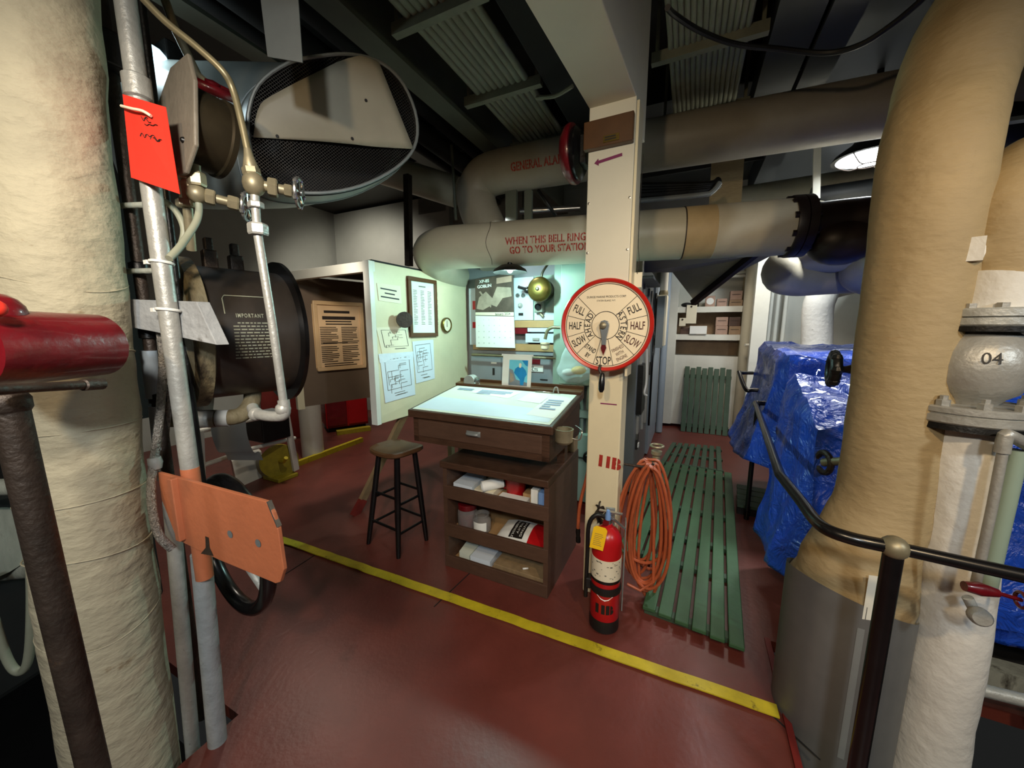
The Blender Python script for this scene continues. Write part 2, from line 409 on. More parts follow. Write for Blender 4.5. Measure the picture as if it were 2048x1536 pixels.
# yellow nosing strip across the deck
a=fl(548,1074,.008); b=fl(1556,1424,.008); d=(b-a).normalized(); nn=V((-d.y,d.x,0))
mb=MB()
k=40
for i in range(k):
    p=a+(b-a)*(i/k); q=a+(b-a)*((i+1)/k)
    j0=.006*noise.noise(p*9); j1=.006*noise.noise(q*9)
    mb.prism([p-nn*(.03+j0),q-nn*(.03+j1),q+nn*(.03-j1),p+nn*(.03-j0)],V((0,0,.006)))
S('trim_6',mb,'yellow')
a=fl(590,934,.0); b=fl(724,883,.0)
S('trim_7',MB().bar(a+V((0,0,.03)),b+V((0,0,.03)),.05,.06),'yellow')
for n_,(p0,p1) in enumerate((((540,1168),(640,1104)),((868,1214),(940,1146)),((1500,1390),(1640,1520)))):
    a=fl(*p0); b=fl(*p1); d=(b-a); S('trim_%d'%(10+n_),MB().bar(a+Z*.0012,b+Z*.0012,.006,.002),'dark')
# ================================================================== POST, BEAM, TELEGRAPH
RP,FP,_=axes(27); AP=(RP,FP,Z)
pc=at(1217,640,2.03); pc.z=0
post=T('support_post','cream square steel post stencilled 11B carrying the round telegraph dial','post',pc)
P('shaft',MB().box(pc+V((0,0,1.35))+FP*.06,(.185,.15,2.7),AP),'postcream',post,bevel=.008)
cov=P('cover_plate',MB().box(pc+V((0,0,2.16))-FP*.045,(.222,.10,1.02),AP),'coverwhite',post,bevel=.004)
for sx in (-.1,.1):
    for z_ in (1.72,1.98,2.22): P('screw',MB().lathe([(.0,.0),(.006,.0),(.006,.003),(0,.004)],pc+RP*sx+V((0,0,z_))-FP*.095,-FP,8),'steel',cov)
P('side_channel',MB().box(pc+V((0,0,2.0))+RP*.118-FP*.02,(.012,.12,1.3),AP),'postcream',post)
# stencilled number on shaft
tc_=onp(1217,926,pc-FP*.016,FP)
P('stencil_number',put_text(MB(),'11B',tc_,RP,Z,.085,1.0,rot=-.06,gap=True,bold=.006),'redink',post,label='red stencilled number 11B')
p_=onp(1217,808,pc-FP*.0165,FP)
P('ink_mark',MB().box(p_,(.09,.002,.006),AP),'purple',post)
# paint arrow on cover
pa=onp(1216,318,pc-FP*.0965,FP); xx=(RP*cos(.12)+Z*sin(.12)); yy=(-RP*sin(.12)+Z*cos(.12))
w_=.068
P('painted_arrow',MB().poly([pa+xx*a_+yy*b_ for a_,b_ in ((-w_,0),(-w_+.022,.017),(-w_+.022,.007),(w_,.007),(w_,-.007),(-w_+.022,-.007),(-w_+.022,-.017))]),'purple',post,label='purple arrow pointing left')
pb=onp(1217,265,pc-FP*.115,FP)
wp=P('wood_block',MB().box(pb,(.235,.035,.125),AP),'woodframe',post,bevel=.004)
lab=MB().box(pb+RP*.018-Z*.035-FP*.019,(.075,.003,.03),AP)
P('brass_label',lab,'brass',wp)
P('label_print',lines(MB(),pb+RP*(-.012)-Z*.023-FP*.0215,RP,Z,.058,.022,2,3,t=.5),'blackink',wp)
# overhead box beam that runs back towards the viewer
RB,FB,_=axes(29)
top=pc+V((0,0,2.66))-FP*.06
mb=MB().box(top-FB*1.6+Z*.21+FB*.02,(.222,3.2,.42),(RB,FB,Z))
mb.box(top+FB*.10+Z*.5,(.22,.24,1.2),(RB,FB,Z))
S('beam_6',mb,'coverwhite',bevel=.004)
# alarm gong on the left side of the post
gc=onp(1168,305,pc+V((0,0,0)),FP)
g=T('alarm_gong','red rimmed alarm gong on the left side of the white post','bell',gc-Z*.15)
P('gong',MB().lathe([(.142,.0),(.145,.012),(.14,.03),(.11,.055),(.06,.07),(0,.073)],gc-RP*.045,-RP,36),'redvalve',g)
P('backplate',MB().lathe([(.0,.0),(.125,.0),(.128,.02),(.10,.04),(0,.04)],gc-RP*.045,RP,36),'blackpaint',g)
P('mount_box',MB().box(gc-RP*.0+Z*.0,(.05,.10,.14),AP),'iron',g,bevel=.006)
# ---- engine telegraph
tcn=pc-FP*.125; tcn=onp(1211,651,tcn,FP)
RD=.234
tel=T('engine_telegraph','round ship telegraph dial with red rim and pointer at STOP','telegraph',tcn-Z*RD)
def dp(x,y,o=0): return tcn+RP*(x*RD)+Z*(y*RD)-FP*o
P('housing',MB().lathe([(.0,0),(RD*.9,0),(RD*.985,.02),(RD*.985,.055),(0,.055)],tcn+FP*.06,-FP,64),'reddial',tel)
P('rim',MB().lathe([(RD*.99,-.01),(RD*1.0,.012),(RD*.975,.02),(RD*.925,.016),(RD*.91,.006),(RD*.91,-.01)],tcn,-FP,72),'reddial',tel,label='red rim')
P('dial_face',MB().lathe([(0,0.004),(RD*.915,0.004),(RD*.915,-.01),(0,-.01)],tcn,-FP,72),'dialcream',tel,label='cream dial face with black lettering')
ln=MB()
def ring(r_,w,a0=0,a1=360,n=64):
    a0=radians(a0);a1=radians(a1)
    for i in range(n):
        t0=a0+(a1-a0)*i/n;t1=a0+(a1-a0)*(i+1)/n
        ln.poly([dp((r_-w)*cos(t0),(r_-w)*sin(t0),.0052),dp((r_+w)*cos(t0),(r_+w)*sin(t0),.0052),dp((r_+w)*cos(t1),(r_+w)*sin(t1),.0052),dp((r_-w)*cos(t1),(r_-w)*sin(t1),.0052)])
ring(.885,.007); ring(.30,.007); ring(.47,.006,135,225,24); ring(.47,.006,-45,44,24)
for a_ in (135,165.5,197,225.5,254.5,283,315.5,344.5,13.5,43.5):
    t=radians(a_); c_,s_=cos(t),sin(t); q=.0055
    ln.poly([dp(.3*c_-q*s_,.3*s_+q*c_,.0052),dp(.885*c_-q*s_,.885*s_+q*c_,.0052),dp(.885*c_+q*s_,.885*s_-q*c_,.0052),dp(.3*c_+q*s_,.3*s_-q*c_,.0052)]) if a_ not in (165.5,197,344.5,13.5) else \
    ln.poly([dp(.47*c_-q*s_,.47*s_+q*c_,.0052),dp(.885*c_-q*s_,.885*s_+q*c_,.0052),dp(.885*c_+q*s_,.885*s_-q*c_,.0052),dp(.47*c_+q*s_,.47*s_-q*c_,.0052)])
P('dial_line',ln,'blackink',tel)
def word(mb,t,r_,a_,size,rot,xs=.62):
    o_=MB(); put_text(o_,t,dp(r_*cos(radians(a_)),r_*sin(radians(a_)),.0056),RP,Z,size*RD,xs,radians(rot),bold=.0006 if size>.13 else 0)
    P('lettering',o_,mb,tel)
tb='blackink'; tm='maroon'
word(tb,'FULL',.68,150.5,.235,-25,.54); word(tb,'HALF',.675,181,.235,0,.54); word(tb,'SLOW',.675,211.5,.235,29,.50)
word(tb,'STAND',.60,238.5,.145,-32,.58); word(tb,'BY',.76,240.5,.145,-32,.6); word(tb,'STOP',.775,268.7,.25,0,.55)
word(tb,'FULL',.68,29.5,.235,25,.54)
for t_,r0,n0,st in (('AHEAD',.385,213,-16.5),('ASTERN',.385,38.5,-15.4)):
    o_=MB()
    for i,ch in enumerate(t_):
        a_=radians(n0+st*i); put_text(o_,ch,dp(r0*cos(a_),r0*sin(a_),.0056),RP,Z,.185*RD,.75,a_-pi/2,bold=.0005)
    P('lettering',o_,'blackink',tel)
word(tm,'HALF',.675,-1.0,.235,0,.54); word(tm,'SLOW',.675,-30.5,.235,-29,.50)
word(tm,'FINISHED',.57,300,.105,29,.62); word(tm,'WITH',.68,299.5,.105,29,.66); word(tm,'ENGINE',.79,299,.105,29,.66)
word(tb,'DURKEE MARINE PRODUCTS CORP.',.61,90,.062,0,.85); word(tb,'STATEN ISLAND, N.Y.',.53,90,.05,0,.85)
ptr=MB()
pts=[(-.10,.02),(-.075,.09),(0,.115),(.075,.09),(.10,.02),(.085,-.1),(.055,-.25),(.045,-.42),(-.045,-.42),(-.055,-.25),(-.085,-.1)]
ptr.prism([dp(x,y,.018) for x,y in pts],-FP*.012)
pn=P('pointer',ptr,'cabgrey',tel,bevel=.002)
P('pointer_tip',MB().prism([dp(x,y,.02) for x,y in ((-.035,-.40),(.035,-.40),(.06,-.48),(0,-.64),(-.06,-.48))],-FP*.008),'redvalve',pn,label='red arrow tip')
P('hub',MB().lathe([(.0,.0),(.017,0),(.017,.012),(.008,.018),(0,.018)],dp(-.02,0,.028),-FP,20),'bronze',pn)
hd=MB().lathe([(.008,0),(.012,.01),(.016,.05),(.015,.085),(.008,.1),(0,.1)],dp(0,-1.03,.03),V((0,0,-1))-FP*.12,16)
P('handle',hd,'blackpaint',tel)
P('handle_arm',MB().tube([dp(-.06,-.86,.02),dp(-.07,-.95,.03),dp(-.02,-1.05,.03)],.008,8),'ironbrown',tel)
# small tie tag on chain at top right of dial
tg=onp(1274,560,pc+RP*.14,FP)
tag=T('cream_tag','small cream tag hanging from wire beside top right of telegraph dial','tag',tg-Z*.04)
P('card',MB().box(tg,(.05,.004,.075),AP),'papercream',tag)
P('wire',MB().tube(cr([tg+Z*.03-FP*.003,tg+Z*.1+RP*.005,tg+Z*.22-RP*.004,tg+Z*.6],4),.0018,6),'iron',tag)
# ================================================================== FIRE EXTINGUISHER
ec=fl(1207,1252,.0); ec.z=0
fx=T('fire_extinguisher','red fire extinguisher with yellow tag strapped to the cream post','fire extinguisher',ec+Z*.07)
er=.076
P('cylinder',MB().lathe([(0,.07),(er*.9,.07),(er,.085),(er,.50),(er*.93,.535),(er*.7,.565),(er*.35,.585),(er*.3,.60),(0,.60)],ec,Z,40),'red',fx)
P('base_skirt',MB().lathe([(er*.8,.02),(er*1.02,.02),(er*1.02,.085),(er*.8,.085)],ec,Z,36),'rubber',fx)
vw=V((-ec.x,-ec.y,0)).normalized(); vr=V((-vw.y,vw.x,0))
P('label_band',MB().lathe([(er+.0012,.315),(er+.0012,.43)],ec,Z,40),'papercream',fx)
lb=MB(); rnd=random.Random(5)
def cylp(ang,z_,rr): # ang from view-facing direction
    return ec+(vw*cos(ang)+vr*sin(ang))*rr+Z*z_
for i in range(26):
    a_=rnd.uniform(-1.1,1.1); z_=rnd.uniform(.325,.42); h_=rnd.uniform(.003,.008); w_=rnd.uniform(.05,.16)
    lb.poly([cylp(a_,z_,er+.002),cylp(a_+w_,z_,er+.002),cylp(a_+w_,z_+h_,er+.002),cylp(a_,z_+h_,er+.002)])
P('label_print',lb,'greyink',fx)
P('label_stripe',MB().lathe([(er+.0016,.300),(er+.0016,.316)],ec,Z,40),'blackpaint',fx)
def cyl_text(mb,txt,size,c,axis,zc,r_,a0,x0,xs=1,gap=False,sgn=1,bold=0):
    vs,fs=glyphs(txt,size,xs,gap,1,bold); 
    return vs,fs
vs,fs=glyphs('11B',.06,1.0,True,1.05,.006)
nb=MB(); nb.add([cylp(x/er-.06,.155+y,er+.0015) for x,y in vs],fs); P('stencil_number',nb,'blackink',fx)
P('strap',MB().lathe([(er+.004,.235),(er+.006,.245),(er+.006,.265),(er+.004,.275)],ec,Z,36),'rubber',fx)
P('strap_clip',MB().box(ec-vr*(-.0)+vr*-.085+Z*.255,(.035,.05,.06),(vr,vw,Z)),'rubber',fx,bevel=.006)
P('white_mark',MB().poly([cylp(-.6,.235,er+.002),cylp(.6,.235,er+.002),cylp(.25,.215,er+.002),cylp(0,.208,er+.002),cylp(-.25,.215,er+.002)]),'paper',fx)
P('valve_body',MB().lathe([(.02,.595),(.022,.61),(.022,.65),(.012,.66),(0,.66)],ec,Z,16),'steel',fx)
P('lever',MB().bar(ec+Z*.665-vr*.045,ec+Z*.668+vr*.07+vw*.02,.018,.006),'steel',fx)
P('lever',MB().tube(cr([ec+Z*.64,ec+Z*.63+vr*.04+vw*.03,ec+Z*.605+vr*.085+vw*.05],5),.008,8),'steel',fx)
P('pull_pin',MB().lathe([(0,0),(.014,0),(.014,.02),(.008,.05),(0,.05)],ec+Z*.635+vw*.03,Z,12),'bluebox',fx,label='blue seal on the pin')
P('discharge_hose',MB().tube(cr([ec+Z*.63-vr*.015,ec+Z*.64-vr*.06+vw*.01,ec+Z*.58-vr*.095+vw*.01,ec+Z*.42-vr*.098,ec+Z*.24-vr*.10,ec+Z*.16-vr*.10],5),.011,10),'rubber',fx,label='black discharge hose')
P('gauge',MB().lathe([(0,0),(.016,0),(.016,.012),(0,.012)],ec+Z*.615+vw*.02-vr*.01,vw,16),'redvalve',fx)
P('bracket',MB().box(ec-vw*(er+.012)+Z*.33+vr*.01,(.05,.014,.62),(vr,vw,Z)).box(ec-vw*(er+.0)+vr*(er+.016)+Z*.33,(.006,.05,.52),(vr,vw,Z)),'galv',fx)
ct=onp(1197,1076,ec+vw*(er+.012),vw)
yt=T('inspection_tag','yellow inspection tag hung on the red fire extinguisher','tag',ct-Z*.07)
xx=(vr*cos(-.16)+Z*sin(-.16)); yy=(Z*cos(-.16)-vr*sin(-.16))
P('card',MB().prism([ct+xx*a_+yy*b_ for a_,b_ in ((-.034,-.062),(.034,-.062),(.034,.05),(.022,.062),(-.022,.062),(-.034,.05))],vw*.001),'yellowtag',yt)
P('print',lines(MB(),ct-xx*.022+yy*.025+vw*.0018,xx,yy,.044,.07,7,8,t=.25),'bronze',yt)
# ================================================================== AIR HOSE COIL
hk=onp(1262,930,pc+RP*.13+FP*.06,FP)
hc=T('air_hose','coiled orange air hose hanging on the right side of the cream post','hose',fl(1285,1170,0))
pts=[]; rnd=random.Random(11)
loops=10
for i in range(loops):
    cw=.06+.10*rnd.random(); hh=.29+.13*rnd.random(); dx=rnd.uniform(-.03,.04); dd=-.05+i*.016
    for j in range(18):
        t=2*pi*j/18
        # teardrop loop: narrow at the hook, round at the foot
        zz=cos(t); wid=cw*(1-.25*zz)*sin(t)
        pts.append(hk+RP*(.09+dx+wid)+FP*(dd+.016*j/18)+Z*(-hh+ (hh*zz)+.02))
tail=[pts[-1]+V((0,0,-.1)), hk+RP*.02+Z*-.72-FP*.05, hk-RP*.06+Z*-.64-FP*.12]
P('hose',MB().tube(cr(pts+[hk+RP*.16+Z*-.66-FP*.03,hk+RP*.02+Z*-.70-FP*.06],2),.0088,8),'hose',hc)
q=[hk-RP*.24+Z*.02-FP*.0,hk-RP*.25+Z*-.1,hk-RP*.285+Z*-.3-FP*.02,hk-RP*.29+Z*-.45-FP*.03]
h2=P('hose_end',MB().tube(cr(q,5),.0105,8),'hose',hc)
P('coupling',MB().lathe([(.013,0),(.015,.02),(.012,.05),(.015,.06),(.015,.09),(0,.09)],q[-1],V((0.05,0,-1)),12),'iron',hc)
P('hook',MB().tube([hk+RP*-.04,hk+RP*.10+FP*.0,hk+RP*.12+Z*.03],.008,8),'ironbrown',hc)
P('air_valve',MB().lathe([(.0,0),(.02,0),(.025,.03),(.02,.07),(.03,.08),(.03,.1),(0,.1)],hk+RP*.12+FP*.14-Z*.04,Z,14).torus(hk+RP*.12+FP*.14+Z*.09,Z,.035,.007,20,8),'bronze',hc)
# grey cloth bit tied on the left of the post
rg=onp(1200,1010,pc-RP*.1-FP*.02,FP)
mb=MB().grid(lambda u,v:rg+RP*((u-.5)*.05*(1-.4*v)+.01*sin(v*9))-Z*(v*.11)+FP*(.012*sin(u*9+v*5)-.012),8,10)
mb.torus(rg,RP,.02,.005,16,6)
One('rag',mb,'ironbrown','dark rag tied to the cream post above the fire extinguisher','rag')
# ================================================================== DESK
z0=1.06
dfL,dfF=-1.665,1.875; dr1=-.646; db=2.52; zt=1.155
desk=T('standing_desk','dark wooden standing desk with sloping glass covered chart top and one drawer','desk',W((dfL+dr1)/2,2.2,0))
def dz(f): return z0+(zt-z0)*(f-dfF)/(db-dfF)
# sloping top slab
q=[W(dfL,dfF,z0),W(dr1,dfF,z0),W(dr1,db,zt),W(dfL,db,zt)]
P('desk_top',MB().prism([p-Z*.05 for p in q],Z*.05),'wood',desk,bevel=.006)
i_=.025
qi=[W(dfL+i_,dfF+.02,dz(dfF+.02)),W(dr1-i_,dfF+.02,dz(dfF+.02)),W(dr1-i_,db-.09,dz(db-.09)),W(dfL+i_,db-.09,dz(db-.09))]
P('chart_sheet',MB().prism([p+Z*.001 for p in qi],Z*.002),'papergreen',desk,label='pale charts under the glass top')
def dpt(r_,f_,o=0.0045): return W(r_,f_,dz(f_)+o)
dn=(qi[1]-qi[0]).cross(qi[3]-qi[0]).normalized()
for (a,b,c,d_) in (((-1.45,2.30),(-1.10,2.24),(-1.06,2.40),(-1.38,2.41)),((-1.02,2.22),(-.84,2.2),(-.84,2.40),(-1.0,2.40)),((-.86,2.0),(-.68,1.98),(-.67,2.36),(-.84,2.38))):
    P('chart_paper',MB().poly([dpt(*a),dpt(*b),dpt(*c),dpt(*d_)]),'paper',desk)
P('chart_paper',MB().poly([dpt(dfL+.04,1.92,.0038),dpt(-.69,1.92,.0038),dpt(-.69,2.10,.0038),dpt(dfL+.04,2.16,.0038)]),'paperblue',desk)
dy_=(F*.64+Z*.09).normalized()
for a_ in ((-1.38,2.38,.26,.1,4,2),(-.82,2.30,.12,.2,5,4),(-1.58,2.38,.15,.05,3,4)): P('chart_print',lines(MB(),dpt(a_[0],a_[1],.006),R,dy_,*a_[2:],t=.6),'blueink',desk)
gl=Mglass('desk glass',(.93,1,.98),.04,.0); 
P('back_ledge',MB().prism([W(dfL,db-.075,dz(db-.075)),W(dr1,db-.075,dz(db-.075)),W(dr1,db,zt),W(dfL,db,zt)],Z*.018).rfz(dfL,dr1,db-.006,db+.012,zt-.05,zt+.04),'woodframe',desk)
# carcase below top
zb=.845
side=lambda r0,r1:[W(r0,dfF+.03,zb),W(r0,db,zb),W(r0,db,zt-.05),W(r0,dfF+.03,dz(dfF+.03)-.05)]
P('side_panel',MB().prism(side(dr1-.05,0),R*.025),'wood',desk)
P('side_panel',MB().prism(side(dfL+.03,0),R*.025),'wood',desk)
P('back_panel',MB().rfz(dfL+.03,dr1-.025,db-.02,db,zb,zt-.05),'wood',desk)
P('bottom_panel',MB().rfz(dfL+.03,dr1-.025,dfF+.03,db,zb,zb+.025),'wood',desk)
dw=P('drawer',MB().rfz(dfL+.07,dr1-.07,dfF+.015,dfF+.4,zb+.04,z0-.065),'wood2',desk,bevel=.005)
P('drawer_frame',MB().rfz(dfL+.03,dr1-.025,dfF+.02,dfF+.035,z0-.065,z0-.045).rfz(dfL+.03,dr1-.025,dfF+.02,dfF+.035,zb,zb+.04).rfz(dfL+.03,dfL+.07,dfF+.02,dfF+.035,zb,z0-.045).rfz(dr1-.07,dr1-.025,dfF+.02,dfF+.035,zb,z0-.045),'wood',desk)
hp=W(-1.165,dfF+.015,.955)
P('drawer_pull',MB().lathe([(.0,0),(.05,0),(.05,.006),(.046,.02),(.03,.03),(0,.033)],hp,-F,20,x=R,a0=0,a1=2*pi) if 0 else MB().grid(lambda u,v:hp+R*((u-.5)*.10)+Z*(.015-.035*v)-F*(.03*sin(pi*min(1,v*.9+.05))*sqrt(max(0,1-(2*u-1)**4))+.001),12,8),'galv',dw,label='grey cup pull')
# legs: rough timber
for (r_,f_) in ((dr1-.05,db-.07),(dfL+.06,db-.07)):
    P('leg',MB().bar(W(r_,f_,0),W(r_,f_,zb+.0),.05,.09,up=F),'woodraw',desk,bevel=.003)
P('leg',MB().bar(W(dr1-.05,dfF+.34,.745),W(dr1-.05,dfF+.34,zb),.05,.06,up=F),'wood',desk)
# ashtray cup screwed on right side
ah=onp(1128,868,W(dr1+.045,2,0),R)
ash=T('metal_cup','round metal ashtray cup fixed to the right side of the standing desk','cup',ah-Z*.05)
P('cup',MB().lathe([(0,-.055),(.035,-.055),(.05,-.04),(.052,.02),(.054,.03),(.046,.03),(.044,-.03),(0,-.035)],ah,Z,24),'bronze',ash)
P('wire_bracket',MB().tube(cr([ah+R*.05-Z*.02,ah+R*.09-Z*.02,ah+R*.10+Z*.03,ah+R*.04+F*.09+Z*.03],5),.004,6),'steel',ash)
# ------------- things on the desk ledge
sp=onp(942,776,W(0,db-.04,0),F)
sh=T('pencil_sharpener','silver hand cranked pencil sharpener on the back ledge of the desk','pencil sharpener',sp)
P('base',MB().box(sp+Z*.008,(.07,.05,.016),AX),'silver',sh,bevel=.004)
P('barrel',MB().prism([sp+R*x+Z*z for x,z in [(-.05*1,.014)]+[(-.05+ .0,.05)]+[(.02+.07*cos(t)-.035,.05+.055*sin(t)) for t in [pi*(1-i/12) for i in range(13)]]+[(.05,.014)]] if 0 else [sp+R*(.05*cos(t))+Z*(.055+.05*sin(t))-F*.03 for t in [pi*(1-i/12) for i in range(13)]]+[sp+R*.05+Z*.012-F*.03,sp-R*.05+Z*.012-F*.03],F*.07),'silver',sh,bevel=.005)
P('gear_case',MB().lathe([(0,0),(.036,0),(.036,.014),(.02,.022),(0,.022)],sp+R*.05+Z*.055,R,20),'steel',sh)
P('crank',MB().tube(cr([sp+R*.072+Z*.055,sp+R*.085+Z*.03,sp+R*.10+Z*.02],3),.004,6).sphere(sp+R*.10+Z*.02,.009,8),'steel',sh)
# photo print stand
c0=onp(1031,783,W(0,db-.05,0),F)
pf=T('picture_frame','white mounted photo of a worker in blue propped on the desk ledge','picture',c0)
xx=R; yy=(Z*cos(.12)+F*sin(.12)); n_=-(xx.cross(yy)); n_= n_ if n_.dot(F)<0 else -n_
wH,hH=.118,.27
P('mount_card',MB().prism([c0+xx*a_+yy*b_ for a_,b_ in ((-wH,0),(wH,0),(wH,hH),(-wH,hH))],-n_*.006),'paper',pf)
P('top_strip',MB().box(c0+yy*hH-n_*0,(2*wH+.02,.012,.014),(xx,-n_,yy)),'paper',pf)
def pq(pts,o=.001): return MB().poly([c0+xx*a_+yy*b_+n_*o for a_,b_ in pts])
P('print',pq([(-.062,.045),(.09,.05),(.09,.235),(-.062,.235)]),'cyan',pf,label='pale blue background of the print')
P('print',pq([(-.062,.045),(.09,.045),(.09,.07),(.0,.09),(-.03,.16),(-.062,.17)],.0015),'dusk',pf)
P('print',pq([(.01,.185),(.05,.185),(.075,.16),(.085,.13),(.07,.11),(.06,.05),(.035,.05),(.03,.09),(0,.12),(-.02,.14),(-.01,.17)],.002),'azure',pf,label='person in blue overalls on the print')
P('print',pq([(.02,.18),(.035,.178),(.04,.205),(.028,.215),(.018,.205)],.0025),'papercream',pf)
P('print',pq([(.04,.235),(.09,.235),(.09,.19),(.07,.2)],.0022),'azure',pf)
P('print',pq([(-.055,.15),(-.03,.13),(-.015,.08),(-.05,.06)],.0022),'photolight',pf)
# spectacles / pens at the right of ledge
gp=onp(1090,789,W(0,db-.09,0),F)
pe=T('pen_tray','black clip tray holding small pencils at the right of the desk ledge','tray',gp)
P('tray',MB().box(gp+Z*.006+R*.0,(.17,.035,.012),AX),'blackpaint',pe,bevel=.003)
for k_ in range(3):
    P('pencil',MB().cyl(gp+R*(-.07+.01*k_)+F*(-.008+.009*k_)+Z*.017,gp+R*(.07-.02*k_)+F*(-.006+.008*k_)+Z*.018,.0042,6),('steel','woodlight','silver')[k_],pe)
P('clip',MB().tube(cr([gp+R*.06+Z*.012,gp+R*.07+Z*.05,gp+R*.09+Z*.055,gp+R*.10+Z*.015],4),.005,6),'silver',pe)
# ================================================================== OPEN SHELF UNIT below the desk
ur0,ur1,uf0,uf1=-1.40,-.665,1.885,2.50
su=T('shelf_unit','low brown open fronted shelf unit with lipped shelves below the standing desk','shelf unit',W((ur0+ur1)/2,2.2,0))
P('top_board',MB().rfz(ur0-.015,ur1+.0,uf0-.015,uf1,.70,.745),'wood',su,bevel=.006)
P('side_board',MB().rfz(ur0,ur0+.03,uf0,uf1,0,.70),'wood2',su)
P('side_board',MB().rfz(ur1-.03,ur1,uf0,uf1,0,.70),'wood2',su)
P('back_board',MB().rfz(ur0+.03,ur1-.03,uf1-.02,uf1,0,.70),'wood',su)
for z_,h_ in ((.0,.085),(.225,.09),(.49,.09)):
    P('shelf_board',MB().rfz(ur0+.03,ur1-.03,uf0+.015,uf1-.02,z_+.02,z_+.035),'woodlight',su)
    P('shelf_lip',MB().rfz(ur0+.0,ur1-.0,uf0-.004,uf0+.015,z_,z_+h_),'wood2',su,bevel=.003)
zs=[.036,.261,.526]
# top shelf
def flat(name,pts,z,t,mat,label,cat,group=None,bevel=0):
    return One(name,MB().prism([W(r_,f_,z) for r_,f_ in pts],Z*t),mat,label,cat,group,bevel)
flat('magazine',[(-1.35,1.93),(-1.2,1.92),(-1.22,2.15),(-1.36,2.15)],zs[2],.06,'paperblue','blue printed magazine lying at the left of the top shelf','magazine')
flat('booklet',[(-1.19,1.93),(-1.05,1.93),(-1.07,2.17),(-1.2,2.17)],zs[2],.045,'papercream','cream booklet lying beside the rolled paper on the top shelf','booklet')
pr_=T('paper_roll','loosely rolled white printed paper leaning on the top shelf lip','paper',W(-1.09,1.95,zs[2]+.05))
P('roll',MB().tube([W(-1.13,1.925,.60),W(-1.03,2.02,.615)],.035,16,cap=False).tube([W(-1.13,1.925,.60),W(-1.03,2.02,.615)],.031,16,cap=False),'paper',pr_)
P('print',MB().poly([W(-1.11,1.93,.6355),W(-1.08,1.95,.638),W(-1.06,1.985,.641),W(-1.08,1.985,.641)]),'blueink',pr_)
bk=W(-.955,2.06,zs[2])
rb=T('red_bucket','small red plastic bucket with handle in the middle of the top shelf','bucket',bk)
P('body',MB().lathe([(0,0),(.058,0),(.072,.12),(.076,.125),(.07,.125),(.056,.01),(0,.01)],bk,Z,28),'toolred',rb)
P('handle',MB().tube(cr([bk-R*.075+Z*.11,bk-R*.1+Z*.13+F*.03,bk-R*.1+Z*.05,bk-R*.07+Z*.03],5),.009,8),'toolred',rb)
flat('booklet',[(-1.02,1.93),(-.83,1.93),(-.83,2.0),(-1.02,2.0)],zs[2],.03,'paper','white folded sheet lying in front of the red bucket','paper')
flat('booklet',[(-.88,2.005),(-.76,2.0),(-.76,2.2),(-.88,2.2)],zs[2],.05,'woodlight','tan notebook lying to the right of the red bucket','notebook')
c=W(-.775,1.97,zs[2]+.06); One('small_carton',MB().box(c,(.045,.075,.12),AX),'paper','small white carton standing at the right end of the top shelf','box',bevel=.002)
c=W(-.722,1.95,zs[2]+.06); One('small_carton',MB().box(c,(.036,.08,.12),AX),'bluebox','small blue carton beside the white carton on the top shelf','box',bevel=.002)
# middle shelf
j=W(-1.29,2.0,zs[1]); ja=T('screw_jar','glass jar with dark red lid and red contents on the middle shelf','jar',j)
P('glass',MB().lathe([(0,0),(.062,0),(.066,.01),(.066,.11),(.058,.13),(.056,.13),(.062,.105),(.062,.006),(0,.006)],j,Z,28),'glassjar',ja)
P('contents',MB().lathe([(0,.007),(.058,.007),(.058,.10),(.03,.105),(0,.105)],j,Z,20),'redvalve',ja)
P('lid',MB().lathe([(.0,.165),(.058,.165),(.063,.16),(.063,.13),(0,.13)],j,Z,28),'redvalve',ja)
j=W(-1.17,1.99,zs[1]); jb=T('clear_jar','clear glass jar standing beside the red lidded jar','jar',j)
P('glass',MB().lathe([(0,0),(.055,0),(.06,.01),(.06,.08),(.045,.1),(.05,.12),(.047,.12),(.04,.1),(.056,.078),(.056,.006),(0,.006)],j,Z,28),'glassjar',jb)
P('label_paper',MB().lathe([(.0612,.02),(.0612,.08)],j,Z,24,a0=-.6,a1=1.0,x=-F),'paper',jb)
bg=T('packet_bag','white and red paper packet with a black text block on the middle shelf','bag',W(-.87,2.02,zs[1]))
def bagf(u,v): return W(-1.04+.36*u-.02*v,1.915+.24*v,zs[1]+.012+.055*(sin(pi*min(1,max(0,u*1.0)))**.5)*(.55+.45*sin(pi*v))+.004*noise.noise(V((u*6,v*6,1))))
P('pouch',MB().grid(lambda u,v:bagf(u*.62,v),18,14).rfz(-1.02,-.84,1.92,2.14,zs[1],zs[1]+.012),'paper',bg)
P('red_end',MB().grid(lambda u,v:bagf(.62+u*.38,v),12,14).rfz(-.82,-.70,1.92,2.14,zs[1],zs[1]+.012),'red',bg)
P('text_panel',MB().grid(lambda u,v:bagf(.26+.26*u,.06+.8*v)+Z*.002,10,10),'blackink',bg)
for k_,w_ in enumerate(('HOUSEHOLD','UTILITY','PAINTING')):
    vs,fs=glyphs(w_,.06,.55); P('lettering',MB().add([bagf(.32+.075*k_+b_*.9,.46-a_*4.6)+Z*.004 for a_,b_ in vs],fs),'paper',bg)
